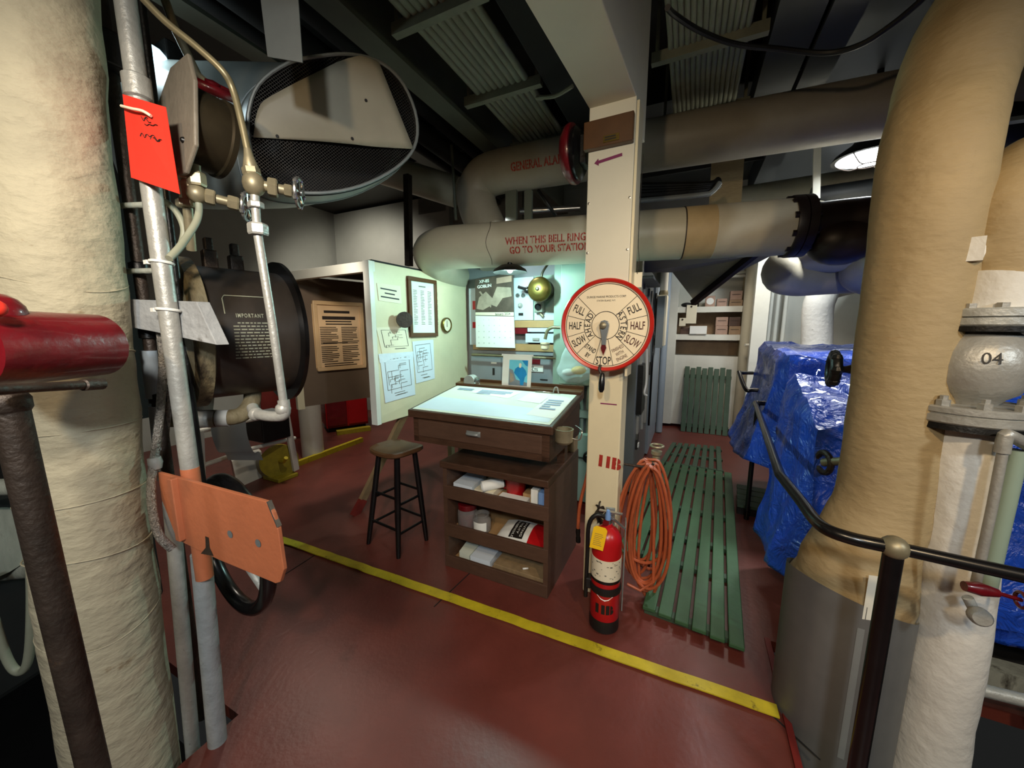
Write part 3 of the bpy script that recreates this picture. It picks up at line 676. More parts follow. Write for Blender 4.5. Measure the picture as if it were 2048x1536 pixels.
# bottom shelf
flat('magazine',[(-1.33,1.95),(-1.24,1.93),(-1.25,2.15),(-1.36,2.15)],zs[0],.05,'papergreen','pale green booklet at the left end of the bottom shelf','magazine')
flat('magazine',[(-1.23,1.93),(-1.08,1.93),(-1.09,2.16),(-1.24,2.16)],zs[0],.055,'paperblue','grey blue magazine lying on the bottom shelf','magazine')
flat('timber_offcut',[(-1.06,1.94),(-.71,1.93),(-.71,2.10),(-1.06,2.12)],zs[0],.045,'woodraw','flat timber offcut lying on the bottom shelf','timber',bevel=.003)
One('chalk',MB().cyl(W(-.86,1.96,.09),W(-.83,1.98,.09),.006,8),'paper','short white chalk stick lying on the timber offcut','chalk')
# ================================================================== STOOL
fL=fl(737,1087);fF=fl(797,1116);fR=fl(853,1080); fB=fL+fR-fF
sc=(fL+fR)/2; sc2=sc+R*.035
st=T('bar_stool','black legged wooden stool with worn saddle seat in front of the desk','stool',sc)
sx=(fR-fL).normalized(); ex=(fF-fL).normalized(); ey=(fR-fF).normalized()
zs_=.735
def seatf(u,v):
    x=(u-.5)*2;y=(v-.5)*2
    return x,y
mb=MB()
pr=[]
n=40
def sup(t,a,b): c_,s_=cos(t),sin(t); return (a*math.copysign(abs(c_)**.55,c_), b*math.copysign(abs(s_)**.55,s_))
A_=.165;B_=.15
rings=[(.0,.0),(.35,-.004),(.7,.006),(.92,.012),(1.0,.004),(1.0,-.014),(.93,-.024),(.0,-.024)]
vs=[];fs=[]
for k_,(s_,h_) in enumerate(rings):
    for i in range(n):
        x,y=sup(2*pi*i/n,A_*s_,B_*s_); sad=.018*((x/A_)**2) if k_<5 else .012*((x/A_)**2)
        vs.append(sc2+ex*x+ey*y+Z*(zs_+h_+sad))
for k_ in range(len(rings)-1):
    for i in range(n): fs.append((k_*n+i,k_*n+(i+1)%n,(k_+1)*n+(i+1)%n,(k_+1)*n+i))
mb.add(vs,fs,True); P('seat',mb,'woodseat',st)
tops=[]
for p in (fL,fF,fR,fB):
    tp=sc2+(p-sc)*.58+Z*(zs_-.02); tops.append((p,tp))
    P('leg',MB().tube([p,p+(tp-p)*.1,p+(tp-p)*.55,tp],[.015,.018,.021,.019],12),'blackpaint',st)
for k_ in range(4):
    a0,a1=tops[k_]; b0,b1=tops[(k_+1)%4]
    for h_ in ((.27,.58) if k_%2==0 else (.23,.52)):
        P('rung',MB().tube([a0+(a1-a0)*h_,b0+(b1-b0)*h_],.010,10),'blackpaint',st)
# ================================================================== LAMP OVER DESK
lp=at(1020,545,2.86)
dl=T('desk_lamp','dark hooded lamp hanging above the desk below the lettered pipe','lamp',lp)
P('shade',MB().lathe([(.03,.055),(.07,.05),(.12,.02),(.13,.0),(.125,.0),(.11,.015),(.065,.04),(.03,.045)],lp,Z,28),'iron',dl)
P('bulb',MB().sphere(lp+Z*.018,.022,14),'tube',dl,label='glowing bulb')
P('stem',MB().cyl(lp+Z*.05,lp+Z*.09,.02,10),'iron',dl)
# ================================================================== BOOTH: cream board and brown board
R2,F2,_=axes(27)
n0=at(750,640,2.75); n0.z=0
zb0,zb1=.87,2.07
nx=R2
L1=1.2
cb=T('cream_notice_board','cream painted partition panel covered with notices left of the desk','notice board',n0+F2*.6+Z*zb0)
P('panel',MB().prism([n0+Z*(zb0-.0),n0+F2*.45+Z*(zb0-.0),n0+F2*L1+Z*(zb0+.05),n0+F2*L1+Z*(zb1-.0),n0+Z*zb1],-R2*.03),'cream',cb,bevel=.004)
P('edge_batten',MB().box(n0-R2*.02-F2*.02+Z*((zb0+zb1)/2),(.06,.04,zb1-zb0),(R2,F2,Z)),'white',cb,label='white batten down the near edge')
P('support_leg',MB().bar(fl(714,1022),n0+F2*.28+Z*(zb0+.02)-R2*.02,.075,.03,up=R2),'woodraw',cb,label='bare timber brace down to the deck')
P('support_foot',MB().bar(fl(708,1032),fl(714,1022)+(n0+F2*.28+Z*zb0-fl(714,1022))*.13,.078,.032,up=R2),'coaming',cb,label='red painted foot of the brace')
P('leg',MB().bar(n0+F2*.9-R2*.015,n0+F2*.9-R2*.015+Z*(zb0+.1),.05,.05,up=F2),'woodraw',cb)
A0=at(598,690,3.38); A0.z=0; bd=V((.67,.742,0)).normalized(); bn=V((bd.y,-bd.x,0))      # bn faces the viewer
BX=(bd,-bn,Z)
bb=T('brown_board','brown display board set back inside a white frame left of the cream panel','board',A0+bd*.5+Z*zb0)
P('panel',MB().box(A0+bd*.5+Z*((zb0+zb1)/2-.01),(1.0,.02,zb1-zb0-.02),BX),'brownboard',bb)
P('edge_post',MB().box(A0-bd*.03+Z*((zb0+zb1)/2-.02),(.06,.05,zb1-zb0),BX),'cream',bb,bevel=.003)
c0_=n0+Z*(zb1-.035); c1_=A0-bd*.05+bn*.06+Z*(zb1-.035)
P('top_rail',MB().bar(c0_-R2*.0,c1_,.05,.075),'white',bb,label='white top rail',bevel=.003)
P('top_cover',MB().prism([n0+Z*zb1,n0+F2*1.1+Z*zb1,A0+bd*1.3+Z*zb1,A0+Z*zb1],Z*.012),'dark',bb)
# framed certificate
pl=A0+bn*.012
cc=onp(680,672,pl,bn); dxx=onp(728,672,pl,bn)-onp(630,672,pl,bn); w2=dxx.length/2; h2=(onp(680,604,pl,bn)-onp(680,739,pl,bn)).length/2; RC,FC=bd,-bn
ce=T('framed_certificate','pale wooden framed printed certificate on the brown board','certificate',cc-Z*h2)
def fr(o,w,h,t,d,X,N): # four-sided moulding
    return MB().box(o+Z*(h-t/2)+N*d/2,(2*w,d,t),(X,N,Z)).box(o-Z*(h-t/2)+N*d/2,(2*w,d,t),(X,N,Z)).box(o-X*(w-t/2)+N*d/2,(t,d,2*h-2*t),(X,N,Z)).box(o+X*(w-t/2)+N*d/2,(t,d,2*h-2*t),(X,N,Z))
P('frame',fr(cc,w2,h2,.035,.03,RC,-FC),'certframe',ce,bevel=.005)
P('sheet',MB().box(cc-FC*.006,(2*w2-.05,.008,2*h2-.05),(RC,FC,Z)),'certpaper',ce)
tx=MB(); o_=cc-FC*.0115; iw=w2-.05
lines(tx,o_-RC*(iw*.75)+Z*(h2*.76),RC,Z,iw*1.5,.03,1,1,t=.8); lines(tx,o_-RC*(iw*.85)+Z*(h2*.60),RC,Z,iw*1.7,.035,1,2,t=.9); lines(tx,o_-RC*(iw*.7)+Z*(h2*.46),RC,Z,iw*1.4,.05,2,5)
for sx in (-1,.06):
    lines(tx,o_+RC*(iw*sx)+Z*(h2*.28),RC,Z,iw*.92,.17,10,int(sx*9)+30); lines(tx,o_+RC*(iw*sx)-Z*(h2*.28),RC,Z,iw*.92,.16,9,int(sx*7)+50)
lines(tx,o_-RC*(iw*.9)-Z*(h2*.17),RC,Z,iw*1.4,.02,1,7); lines(tx,o_-RC*(iw*.9)-Z*(h2*.78),RC,Z,iw*1.7,.06,3,8)
P('print',tx,'ironbrown',ce)
# things pinned on the cream board: coordinates by direction along board (u from near edge, z)
def bp_(px,py): return onp(px,py,n0+R2*.001,R2)
def bquad(pts,o): return [bp_(*p)+R2*o for p in pts]
def sheet(name,pts,mat,label,cat,o=.002,printfn=None,ink='greyink',group=None):
    q=bquad(pts,o); t=T(name,label,cat,min(q,key=lambda p:p.z))
    P('sheet',MB().prism(q,R2*.0012),mat,t)
    if printfn:
        x=(q[1]-q[0]); y=(q[3]-q[0])
        mbp=MB(); printfn(mbp,q[0]+R2*.002,x,y); P('print',mbp,ink,t)
    return t
# note: pts order BL, BR, TR, TL
def three(mb,o,x,y):
    for k_,(w0,w1) in enumerate(((.12,.82),(.28,.72),(.1,.9))):
        b=.70-.24*k_
        mb.poly([o+x*w0+y*b,o+x*w1+y*b,o+x*w1+y*(b+.08),o+x*w0+y*(b+.08)])
sheet('notice_sheet',[(757,601),(803,608),(800,572),(753,566)],'papercream','small cream notice with three printed lines at top left of the cream board','notice',printfn=three,ink='blackink')
rnd=random.Random(3)
def diagram(seed,n=9):
    def fn(mb,o,x,y):
        rr=random.Random(seed)
        def hl(a,b,c,t=.006): mb.poly([o+x*a+y*(c-t),o+x*b+y*(c-t),o+x*b+y*(c+t),o+x*a+y*(c+t)])
        def vl(a,b,c,t=.008): mb.poly([o+x*(c-t)+y*a,o+x*(c+t)+y*a,o+x*(c+t)+y*b,o+x*(c-t)+y*b])
        hl(.12,.9,.9); vl(.25,.9,.12); vl(.25,.9,.9); hl(.12,.9,.25); 
        for i in range(n):
            a=rr.uniform(.15,.6); c=rr.uniform(.3,.85); hl(a,a+rr.uniform(.1,.3),c); vl(c-rr.uniform(.05,.2),c,a)
        for i in range(3):
            a=rr.uniform(.2,.5); c=rr.uniform(.08,.18); hl(a,a+.35,c,.007)
    return fn
sheet('diagram_sheet',[(764,708),(824,703),(816,652),(752,655)],'papercream','cream pipe diagram sheet with bold black symbols above the blue diagram','diagram',.002,diagram(2),'blackink')
sheet('diagram_sheet',[(770,806),(830,789),(825,703),(759,712)],'paperblue','large pale blue pipe diagram sheet nearest the bottom of the cream board','diagram',.003,diagram(4,14),'greyink')
sheet('diagram_sheet',[(832,767),(869,757),(866,679),(824,683)],'paperblue','pale blue diagram sheet below the tall framed chart','diagram',.002,diagram(6,14),'greyink')
# crumpled tape strip between diagrams
q=bquad([(759,726),(826,718),(825,703),(756,708)],.004)
mb=MB().grid(lambda u,v:(q[0]*(1-u)+q[1]*u)*(1-v)+(q[3]*(1-u)+q[2]*u)*v+R2*(.006*abs(noise.noise(V((u*9,v*3,.3))))),20,6)
One('plastic_sleeve',mb,'paperblue','crumpled clear plastic sleeve edge over the two left diagram sheets','sleeve')
# tall framed chart
q=bquad([(821,676),(875,671),(867,561),(809,551)],.0)
fm=T('framed_chart','tall brown framed chart with green tinted glass on the cream board','framed chart',min(q,key=lambda p:p.z))
c_=(q[0]+q[1]+q[2]+q[3])/4; w_=((q[1]-q[0]).dot(F2)+(q[2]-q[3]).dot(F2))/4; h_=((q[3]-q[0]).z+(q[2]-q[1]).z)/4
P('frame',fr(c_,w_,h_,.032,.024,F2,R2),'woodframe',fm,bevel=.004)
P('sheet',MB().box(c_+R2*.006,(2*w_-.04,.008,2*h_-.04),(F2,R2,Z)),'papergreen',fm)
tx=MB(); o_=c_+R2*.0115
lines(tx,o_-F2*.05+Z*(h_-.06),F2,Z,.1,.02,1,1)
for k_ in range(4): lines(tx,o_-F2*(w_-.06-k_*.09)+Z*(h_-.1),F2,Z,.05,2*h_-.2,22,k_+3,t=.35)
P('print',tx,'greyink',fm)
# brass clock
ck=bp_(890,650); 
clk=T('brass_gauge_clock','small round brass rimmed dial at the right of the framed chart','clock',ck-Z*.07)
P('case',MB().lathe([(0,0),(.062,0),(.068,.01),(.068,.03),(.060,.036),(.056,.03),(.056,.02)],ck,R2,32),'brass',clk)
P('face',MB().lathe([(0,.0225),(.057,.0225),(.057,.018)],ck,R2,28),'papercream',clk)
P('hand',MB().bar(ck+R2*.025-Z*.018,ck+R2*.025+Z*.04,.004,.002,up=R2),'blackink',clk)
# bolted grey flange stub on board
bf=bp_(797,640)
bl=T('pipe_flange_stub','grey bolted pipe flange stub poking out of the cream board','flange',bf-Z*.05)
P('stub',MB().lathe([(0,0),(.05,0),(.045,.10),(0,.10)],bf+F2*.03,(R2*.8-F2*.5).normalized(),20),'headgrey',bl)
P('flange',MB().lathe([(0,0),(.062,0),(.062,.018),(0,.018)],bf+F2*.03+(R2*.8-F2*.5).normalized()*.09,(R2*.8-F2*.5).normalized(),24),'ironbrown',bl)
# ================================================================== SWITCHBOARD behind the desk
fs=3.2
def sb(px,py,o=0): return onp(px,py,F*(fs-o),F)
def sq(px0,py0,px1,py1,o):      # rectangle on switchboard plane, given two corners in the photo: centre, width, height
    a=sb(px0,py0,o); b=sb(px1,py1,o); return (a+b)/2,abs((b-a).dot(R)),abs(a.z-b.z)
def sbox(mb,px0,py0,px1,py1,o,t):
    c,w,h=sq(px0,py0,px1,py1,o); return mb.box(c+F*t/2,(w,t,h),AX)
sw=T('switchboard','long grey electrical switchboard standing behind the desk','switchboard',W(-1.55,fs+.25,0))
P('carcase',MB().rfz(-2.05,-1.07,fs+.06,fs+.5,0,2.35),'paneldark',sw)
fp=P('meter_panel',sbox(MB(),1026,556,1066,640,.03,.09),'panelgrey',sw,label='light grey panel with two round meters')
for (px,py) in ((1035.5,591),(1046.5,591)):
    c=sb(px,py,.03); P('meter',MB().lathe([(0,0),(.02,0),(.022,.004),(.017,.012),(.014,.006),(0,.006)],c,-F,20),'steel',fp)
c=sb(1041,611,.03); P('knob',MB().lathe([(0,0),(.024,0),(.022,.012),(.012,.03),(0,.032)],c,-F,20),'silver',fp)
P('name_plate',sbox(MB(),1037,626,1046,631,.035,.006),'blackink',fp)
lp_=P('meter_panel',sbox(MB(),938,577,970,690,.03,.09),'panelgrey',sw)
for (y0,y1) in ((602,619),(644,656)): P('red_label',sbox(MB(),945,y0,954,y1,.034,.005),'red',lp_)
P('wiring_slot',sbox(MB(),1066,598,1069,640,.0,.02),'blackink',sw)
sp_=P('side_panel',sbox(MB(),1068,552,1113,640,.01,.07),'seafoam',sw,label='sea green panel behind the brass bell')
P('small_panel',sbox(MB(),1069,626,1112,640,.035,.03),'panelgrey',sw)
P('wood_strip',sbox(MB(),1029,641,1114,655,.03,.09),'woodlight',sw)
P('dark_strip',sbox(MB(),1028,655,1054,668,.02,.08),'redvalve',sw)
P('upper_panel',sbox(MB(),1055,656,1112,664,.03,.09),'panelgrey',sw)
dr=P('drawer_panel',sbox(MB(),1051,667,1112,686,.05,.11),'panelgrey',sw)
P('drawer_pull',sbox(MB(),1065,676,1078,681,.06,.012),'silver',dr)
P('counter_board',sbox(MB(),946,686,1116,704,.03,.09),'woodlight',sw)
P('grey_band',sbox(MB(),944,700,1116,712,.02,.08),'paneldark',sw)
lo=P('lower_panel',sbox(MB(),942,712,1118,830,.04,.10),'paneldark',sw,label='darker grey lower panels')
P('grab_rail',MB().tube([sb(944,709,.11),sb(1112,717,.11)],.012,12),'copper',sw,label='polished copper grab rail')
P('switch_slot',sbox(MB(),985,736,989,750,.045,.008),'blackink',lo)
P('name_plate',sbox(MB(),982,724,993,728,.045,.006),'paper',lo)
P('name_plate',sbox(MB(),1080,758,1095,761,.045,.006),'blackink',lo)
P('red_switch',sbox(MB(),1083,774,1092,781,.05,.02),'redvalve',lo)
P('red_label',sbox(MB(),1060,718,1080,729,.046,.007),'redvalve',lo)
vp=P('voltage_sign',sbox(MB(),1046,730,1086,744,.05,.011),'paper',lo,label='white sign reading 480 VOLTS')
c,w,h=sq(1046,730,1086,744,.0505)
P('lettering',put_text(MB(),'480',c-R*.02+Z*h*.22,R,Z,.033,1.1,bold=.001),'blackink',vp); P('lettering',put_text(MB(),'VOLTS',c-R*.005-Z*h*.22,R,Z,.033,1.1,bold=.001),'blackink',vp)
P('panel_seam',sbox(MB(),1002,716,1003,790,.0405,.002).box(sb(1107,760,.0405),(.004,.003,.4),AX),'blackink',lo)
P('column',MB().rfz(-1.07,-.99,fs-.12,fs+.3,0,2.5),'seafoam',sw,label='sea green column at the right end')
# wall calendar
q=[sb(952,694,.12),sb(1030,691,.12),sb(1024,545,.12),sb(951,556,.12)]
cal=T('wall_calendar','wall calendar with sepia aircraft photo above a white January page','calendar',min(q,key=lambda p:p.z))
cx=R; co=q[0]
cw=(q[1]-q[0]).dot(R); chh=q[3].z-q[0].z
def cp(u,v,o=0): return co+R*(u*cw)+Z*(v*chh)-F*o
P('page',MB().prism([cp(0,0),cp(1.0,0),cp(.97,.44),cp(0,.46)],F*.006),'paper',cal)
P('photo_page',MB().prism([cp(.0,.46),cp(.97,.44),cp(.95,1.03),cp(-.0,.98)],F*.004),'photo',cal,label='dark sepia aircraft photograph')
P('caption_strip',MB().poly([cp(.0,.47,.001),cp(.97,.45,.001),cp(.97,.50,.001),cp(.0,.51,.001)]),'papercream',cal)
pl_=MB()
pl_.poly([cp(.03,.56,.001),cp(.1,.72,.001),cp(.28,.80,.001),cp(.45,.70,.001),cp(.40,.60,.001),cp(.2,.54,.001)])
pl_.poly([cp(.38,.62,.0012),cp(.56,.86,.0012),cp(.9,.84,.0012),cp(.92,.72,.0012),cp(.7,.70,.0012),cp(.55,.58,.0012)])
pl_.poly([cp(.1,.80,.0014),cp(.14,.81,.0014),cp(.42,.60,.0014),cp(.40,.57,.0014)])
P('aircraft_shape',pl_,'photolight',cal)
P('pinned_card',MB().poly([cp(.55,.90,.002),cp(.92,.92,.002),cp(.92,1.0,.002),cp(.55,.98,.002)]),'cardbox2',cal)
for w_,v_ in (('XP-85',.945),('GOBLIN',.875)): P('title_lettering',put_text(MB(),w_,cp(.24,v_,.002),R,Z,.038,1.1,rot=.06,bold=.001),'paper',cal)
tx=MB(); put_text(tx,'January 2024',cp(.70,.478,.002),R,Z,.03,1,bold=.001)
for r_ in range(5):
    for c_ in range(7):
        if (r_==0 and c_<1) or (r_==4 and c_>3): continue
        put_text(tx,str(r_*7+c_),cp(.08+.135*c_,.40-.085*r_,.001),R,Z,.014)
P('date_print',tx,'greyink',cal)
# brass bell / gong with bracket
bc=sb(1080,579,.22)
bb_=T('brass_bell','tarnished round brass gong mounted above the switchboard panels','bell',bc-Z*.11)
P('gong',MB().lathe([(.10,0),(.104,.01),(.10,.03),(.08,.05),(.04,.062),(0,.065)],bc,-F,36),'brass',bb_)
P('boss',MB().lathe([(0,0),(.016,0),(.014,.012),(0,.016)],bc-F*.062,-F,16),'gaugebrass',bb_)
P('back_case',MB().lathe([(0,0),(.085,0),(.09,.10),(.06,.2),(0,.2)],bc+F*.0,F,24),'gaugebrass',bb_)
P('striker',MB().cyl(bc-R*.10+Z*.0,bc-R*.2+Z*.03,.014,10).sphere(bc-R*.115,.03,12),'blackpaint',bb_)
P('conduit',MB().tube(cr([bc+Z*.1+F*.03,bc+Z*.16+R*.02+F*.03,bc+Z*.3+R*.12+F*.05,bc+Z*.42+R*.15+F*.05],5),.010,8),'gaugebrass',bb_)
# call button box
jc=sb(1080,614,.05)
jk=T('talk_jack','grey cast junction box with round black socket below the brass gong','socket box',jc-Z*.05)
P('box',MB().box(jc,(.075,.08,.10),AX),'headgrey',jk,bevel=.01)
P('socket',MB().lathe([(.0,.01),(.02,.01),(.024,.02),(.028,.02),(.028,0)],jc-F*.04,-F,20),'blackpaint',jk)
P('gland',MB().cyl(jc-Z*.05,jc-Z*.085+R*.03,.014,10),'bronze',jk)
# little brass lamp with cup on swan neck from the right column
l0=sb(1118,655,.2); l1=sb(1090,690,.2)
pt=T('swan_neck_tap','brass swan neck tap with small cream cup at the right of the switchboard','tap',l1-Z*.05)
P('neck',MB().tube(cr([l0+R*.12,l0,l0-R*.06-Z*.0,l1+Z*.12+R*.02,l1+Z*.05],6),.014,10),'copper',pt)
P('cup',MB().lathe([(.014,-.045),(.035,-.03),(.040,.015),(.042,.02),(.036,.02),(.03,-.02)],l1,Z,20),'dialcream',pt)
P('cup_band',MB().lathe([(.0405,.0),(.0425,.002),(.0425,.008),(.0405,.010)],l1,Z,20),'bronze',pt)
# clear polythene bag on hook
b0=sb(1150,700,.33)
pbg=T('plastic_bag','clear plastic bag with yellow gloves hanging behind the telegraph dial','bag',b0-Z*.3)
def bagp(u,v):
    a=2*pi*u; w=.02+.13*min(1,v*1.5); d=.02+.055*min(1,v*1.4)
    if v>.85: w*=1-(v-.85)*4; d*=1-(v-.85)*4
    n_=.018*noise.noise(V((u*6,v*4,2)))
    return b0+R*(w*cos(a)+n_)+F*(d*sin(a)+n_)+Z*(.10-.36*v)
P('film',MB().grid(bagp,28,16),'plasticbag',pbg)
P('gloves',MB().sphere(b0+R*.035-Z*.16,.05,14,(1.2,.7,.7)),'yellowtag',pbg)
P('wrapper',MB().sphere(b0-R*.045-Z*.18,.05,14,(1.2,.7,.6)),'paper',pbg)
P('hook',MB().tube([b0+Z*.09,b0+Z*.14,b0+Z*.14+F*.2],.004,6),'steel',pbg)
# sea green starter cabinet right of the desk, with cables and hand wheel
f2=2.95
gc_=T('starter_cabinet','tall sea green electrical cabinet behind the cream post','cabinet',W(-.72,f2+.2,0))
P('upper_case',MB().rfz(-.97,-.47,f2,f2+.36,1.13,2.1),'seafoam',gc_,bevel=.006)
P('lower_case',MB().rfz(-.86,-.48,f2+.0,f2+.36,.12,.50),'seafoam',gc_,bevel=.01)
P('plinth',MB().rfz(-.9,-.47,f2+.02,f2+.36,0,.10),'coaming',gc_)
P('back_plate',MB().rfz(-.95,-.47,f2+.25,f2+.36,.1,1.13),'cabgrey',gc_)
for k_ in range(6):
    x_=-.83+.05*k_; P('cable',MB().tube(cr([W(x_,f2+.06,.5),W(x_,f2+.06,.9),W(x_+.01*(k_-2),f2+.06,1.0),W(x_+.02*(k_-2),f2+.08,1.14)],5),.015,10),'seafoam',gc_)
P('clamp_bar',MB().rfz(-.88,-.5,f2+.0,f2+.03,.86,.92),'seafoam',gc_)
P('switch_box',MB().rfz(-.90,-.68,f2-.01,f2+.05,.52,.72),'seafoam',gc_,bevel=.006)
wc=onp(1179,915,F*(f2-.03),F)
P('hand_wheel',MB().torus(wc,F,.045,.011,28,8).lathe([(0,-.02),(.022,-.02),(.022,.02),(0,.02)],wc,F,16).bar(wc-R*.04,wc+R*.04,.012,.012).bar(wc-Z*.04,wc+Z*.04,.012,.012,up=R),'iron',gc_,label='black hand wheel')
# ------------------------------------------------------------------ instrument cabinets along the corridor
cab=T('instrument_cabinet','long grey metal electrical cabinet lining the left of the corridor','cabinet',W(-.42,4.6,0))
cr_=-.42
P('case',MB().rfz(cr_-.5,cr_,3.55,4.75,.02,2.2),'cabgrey',cab,bevel=.006)
P('case',MB().rfz(cr_-.5,cr_+.03,4.78,5.9,.02,2.15),'cabblue',cab,label='blue grey rear section',bevel=.006)
for f_ in (3.72,4.15,4.45): P('door_strip',MB().rfz(cr_,cr_+.02,f_,f_+.05,.5,2.0),'silver',cab)
P('hinge',MB().cyl(W(cr_+.03,4.76,.4),W(cr_+.03,4.76,2.0),.012,8),'blackpaint',cab)
P('latch',MB().rfz(cr_,cr_+.03,4.58,4.62,1.05,1.2),'iron',cab)
P('top_strip',MB().rfz(cr_-.1,cr_+.12,3.3,4.1,2.0,2.02),'galv',cab,label='projecting canopy sheet')
P('outlet',MB().rfz(cr_,cr_+.02,3.72,3.80,.40,.56),'blackink',cab)
P('outlet_flap',MB().rfz(cr_+.02,cr_+.03,3.73,3.79,.42,.46),'paper',cab)
P('dark_box',MB().rfz(cr_,cr_+.05,3.62,3.92,.78,1.25),'iron',cab)
P('cord',MB().tube(cr([W(cr_+.06,3.7,1.4),W(cr_+.07,3.72,1.1),W(cr_+.06,3.7,.98),W(cr_+.08,3.74,.95)],5),.01,8),'paper',cab)
jb_=T('junction_box','tan painted junction box on white conduit at the corridor end of the cabinets','junction box',W(cr_+.12,4.9,1.38))
P('box',MB().rfz(cr_+.04,cr_+.15,4.80,5.05,1.38,1.98),'papercream',jb_,bevel=.006)
P('side_box',MB().rfz(cr_+.05,cr_+.13,4.74,4.80,1.36,1.96),'cabgrey',jb_)
P('conduit',MB().cyl(W(cr_+.10,4.92,1.98),W(cr_+.10,4.92,2.5),.045,14),'white',jb_)
P('gland',MB().lathe([(.05,0),(.055,.03),(.045,.06)],W(cr_+.10,4.92,1.98),Z,14),'bronze',jb_)
One('conduit_pipe',MB().cyl(W(cr_+.08,5.95,0.02),W(cr_+.08,5.95,2.4),.05,14),'cabblue','blue grey vertical conduit at the far end of the corridor cabinets','pipe')
One('distribution_box',MB().rfz(-.56,-.40,3.42,3.52,1.9,2.3),'papercream','cream distribution box above the canopy of the corridor cabinets','box',bevel=.005)
# ================================================================== BIG LAGGED PIPES
def twidth(t,size):
    vs,_=glyphs(t,size,1,False,1.05); return max(v[0] for v in vs)-min(v[0] for v in vs)
def cyl_letters(mb,txt,size,c0,ax,nn,rad,ang,along,xs=1,gap=True,bold=0):
    """letters wrapped on a pipe of radius rad; ang measured from horizontal towards up; along = centre along ax from c0"""
    vs,fs_=glyphs(txt,size,xs,gap,1.05,bold)
    mb.add([c0+ax*(along+x)+(nn*cos(ang+y/rad)+Z*sin(ang+y/rad))*(rad+.0025) for x,y in vs],fs_); return mb
def on_pipe(px,py,c0,ax,nn,rad):        # where a sight line meets a horizontal pipe: angle, distance along
    d=ray(px,py); o=V((0,0,CH))-c0
    d2=V((d.dot(nn),d.z)); o2=V((o.dot(nn),o.z)); A=d2.dot(d2);B=2*o2.dot(d2);C=o2.dot(o2)-rad*rad
    t=(-B-sqrt(max(0,B*B-4*A*C)))/(2*A); h=o+d*t; return math.atan2(h.z,h.dot(nn)),h.dot(ax)
# lower pipe
r1=.163; pL=at(900,497,3.05); pR=at(1572,452,2.45); pL.z=pR.z=2.222; z1=2.222
a1x=(pR-pL).normalized(); n1x=V((a1x.y,-a1x.x,0)); n1x=n1x if n1x.y<0 else -n1x
Q=lambda s,o=0: pL+a1x*s-n1x*o
L1=(pR-pL).length
pl1=T('lettered_steam_pipe','thick beige lagged pipe stencilled WHEN THIS BELL RINGS GO TO YOUR STATION','pipe',pL-Z*r1)
path=cr([Q(-.30,.75)-Z*.12,Q(-.29,.42)-Z*.06,Q(-.21,.12)-Z*.01,Q(-.03,0)],6)[:-1]+[Q(0.02),Q(.5),Q(1.2),Q(1.8),Q(L1)]
P('lagging',MB().tube(path,r1,36),'pipebeige',pl1)
P('repair_wrap',MB().tube([Q(L1-.42),Q(L1+.002)],r1+.004,36),'laggrey',pl1,label='paler canvas repair wrap at the right end')
P('canvas_band',MB().tube([Q(L1-.60),Q(L1-.418)],r1+.003,36),'lagband',pl1,label='tan canvas band')
P('canvas_joint',MB().tube([Q(L1-.605),Q(L1-.598)],r1+.0045,36),'ironbrown',pl1)
op=lambda px,py: on_pipe(px,py,pL,a1x,n1x,r1)
a0,x0=op(1011,485); a1,x1=op(1168,472); a2,x2=op(1020,501); a3,x3=op(1168,492)
full1=(x1-x0)*20/18.7; full2=(x3-x2)*18/16.8
P('stencil_lettering',cyl_letters(MB(),'WHEN THIS BELL RINGS',.068,pL,a1x,n1x,r1,(a0+a1)/2,x0+full1/2,full1/twidth('WHEN THIS BELL RINGS',.068),bold=.0018),'redink',pl1,label='red stencil lettering')
P('stencil_lettering',cyl_letters(MB(),'GO TO YOUR STATION',.068,pL,a1x,n1x,r1,(a2+a3)/2-.02,x2+full2/2,full2/twidth('GO TO YOUR STATION',.068),bold=.0018),'redink',pl1,label='red stencil lettering')
s0_=op(975,490)[1]
P('seam',MB().tube([pL+a1x*(s0_+.012*sin(i*.7))+n1x*((r1+.001)*cos(a_))+Z*((r1+.001)*sin(a_)) for i,a_ in enumerate([-1.2+2.6*k_/16 for k_ in range(17)])],.002,5),'ironbrown',pl1)
# dark flange and valve at right end of lower pipe
vb=T('black_valve','dark flanged valve body at the right end of the lettered lower pipe','valve',Q(L1+.3)-Z*.25)
P('flange',MB().lathe([(0,0),(.178,0),(.183,.01),(.183,.05),(0,.05)],Q(L1+.002),a1x,36),'valveblack',vb); P('flange',MB().lathe([(0,0),(.183,0),(.183,.045),(0,.045)],Q(L1+.058),a1x,36),'valveblack',vb)
for k_ in range(10):
    a_=2*pi*k_/10+.2; c=Q(L1-.012)+n1x*(.16*cos(a_))+Z*(.16*sin(a_)); P('bolt',MB().cyl(c,c+a1x*.13,.012,6).lathe([(0,0),(.021,0),(.021,.02),(0,.02)],c-a1x*.005,a1x,6),'valveblack',vb)
P('body',MB().lathe([(.13,0),(.115,.06),(.12,.16),(.125,.28),(.12,.4),(.11,.5),(.11,.75)],Q(L1+.10)+Z*.02,a1x,30),'valveblack',vb)
P('belly',MB().sphere(Q(L1+.30)-Z*.10,.15,24,(1.25,1.0,.95)),'valveblack',vb)
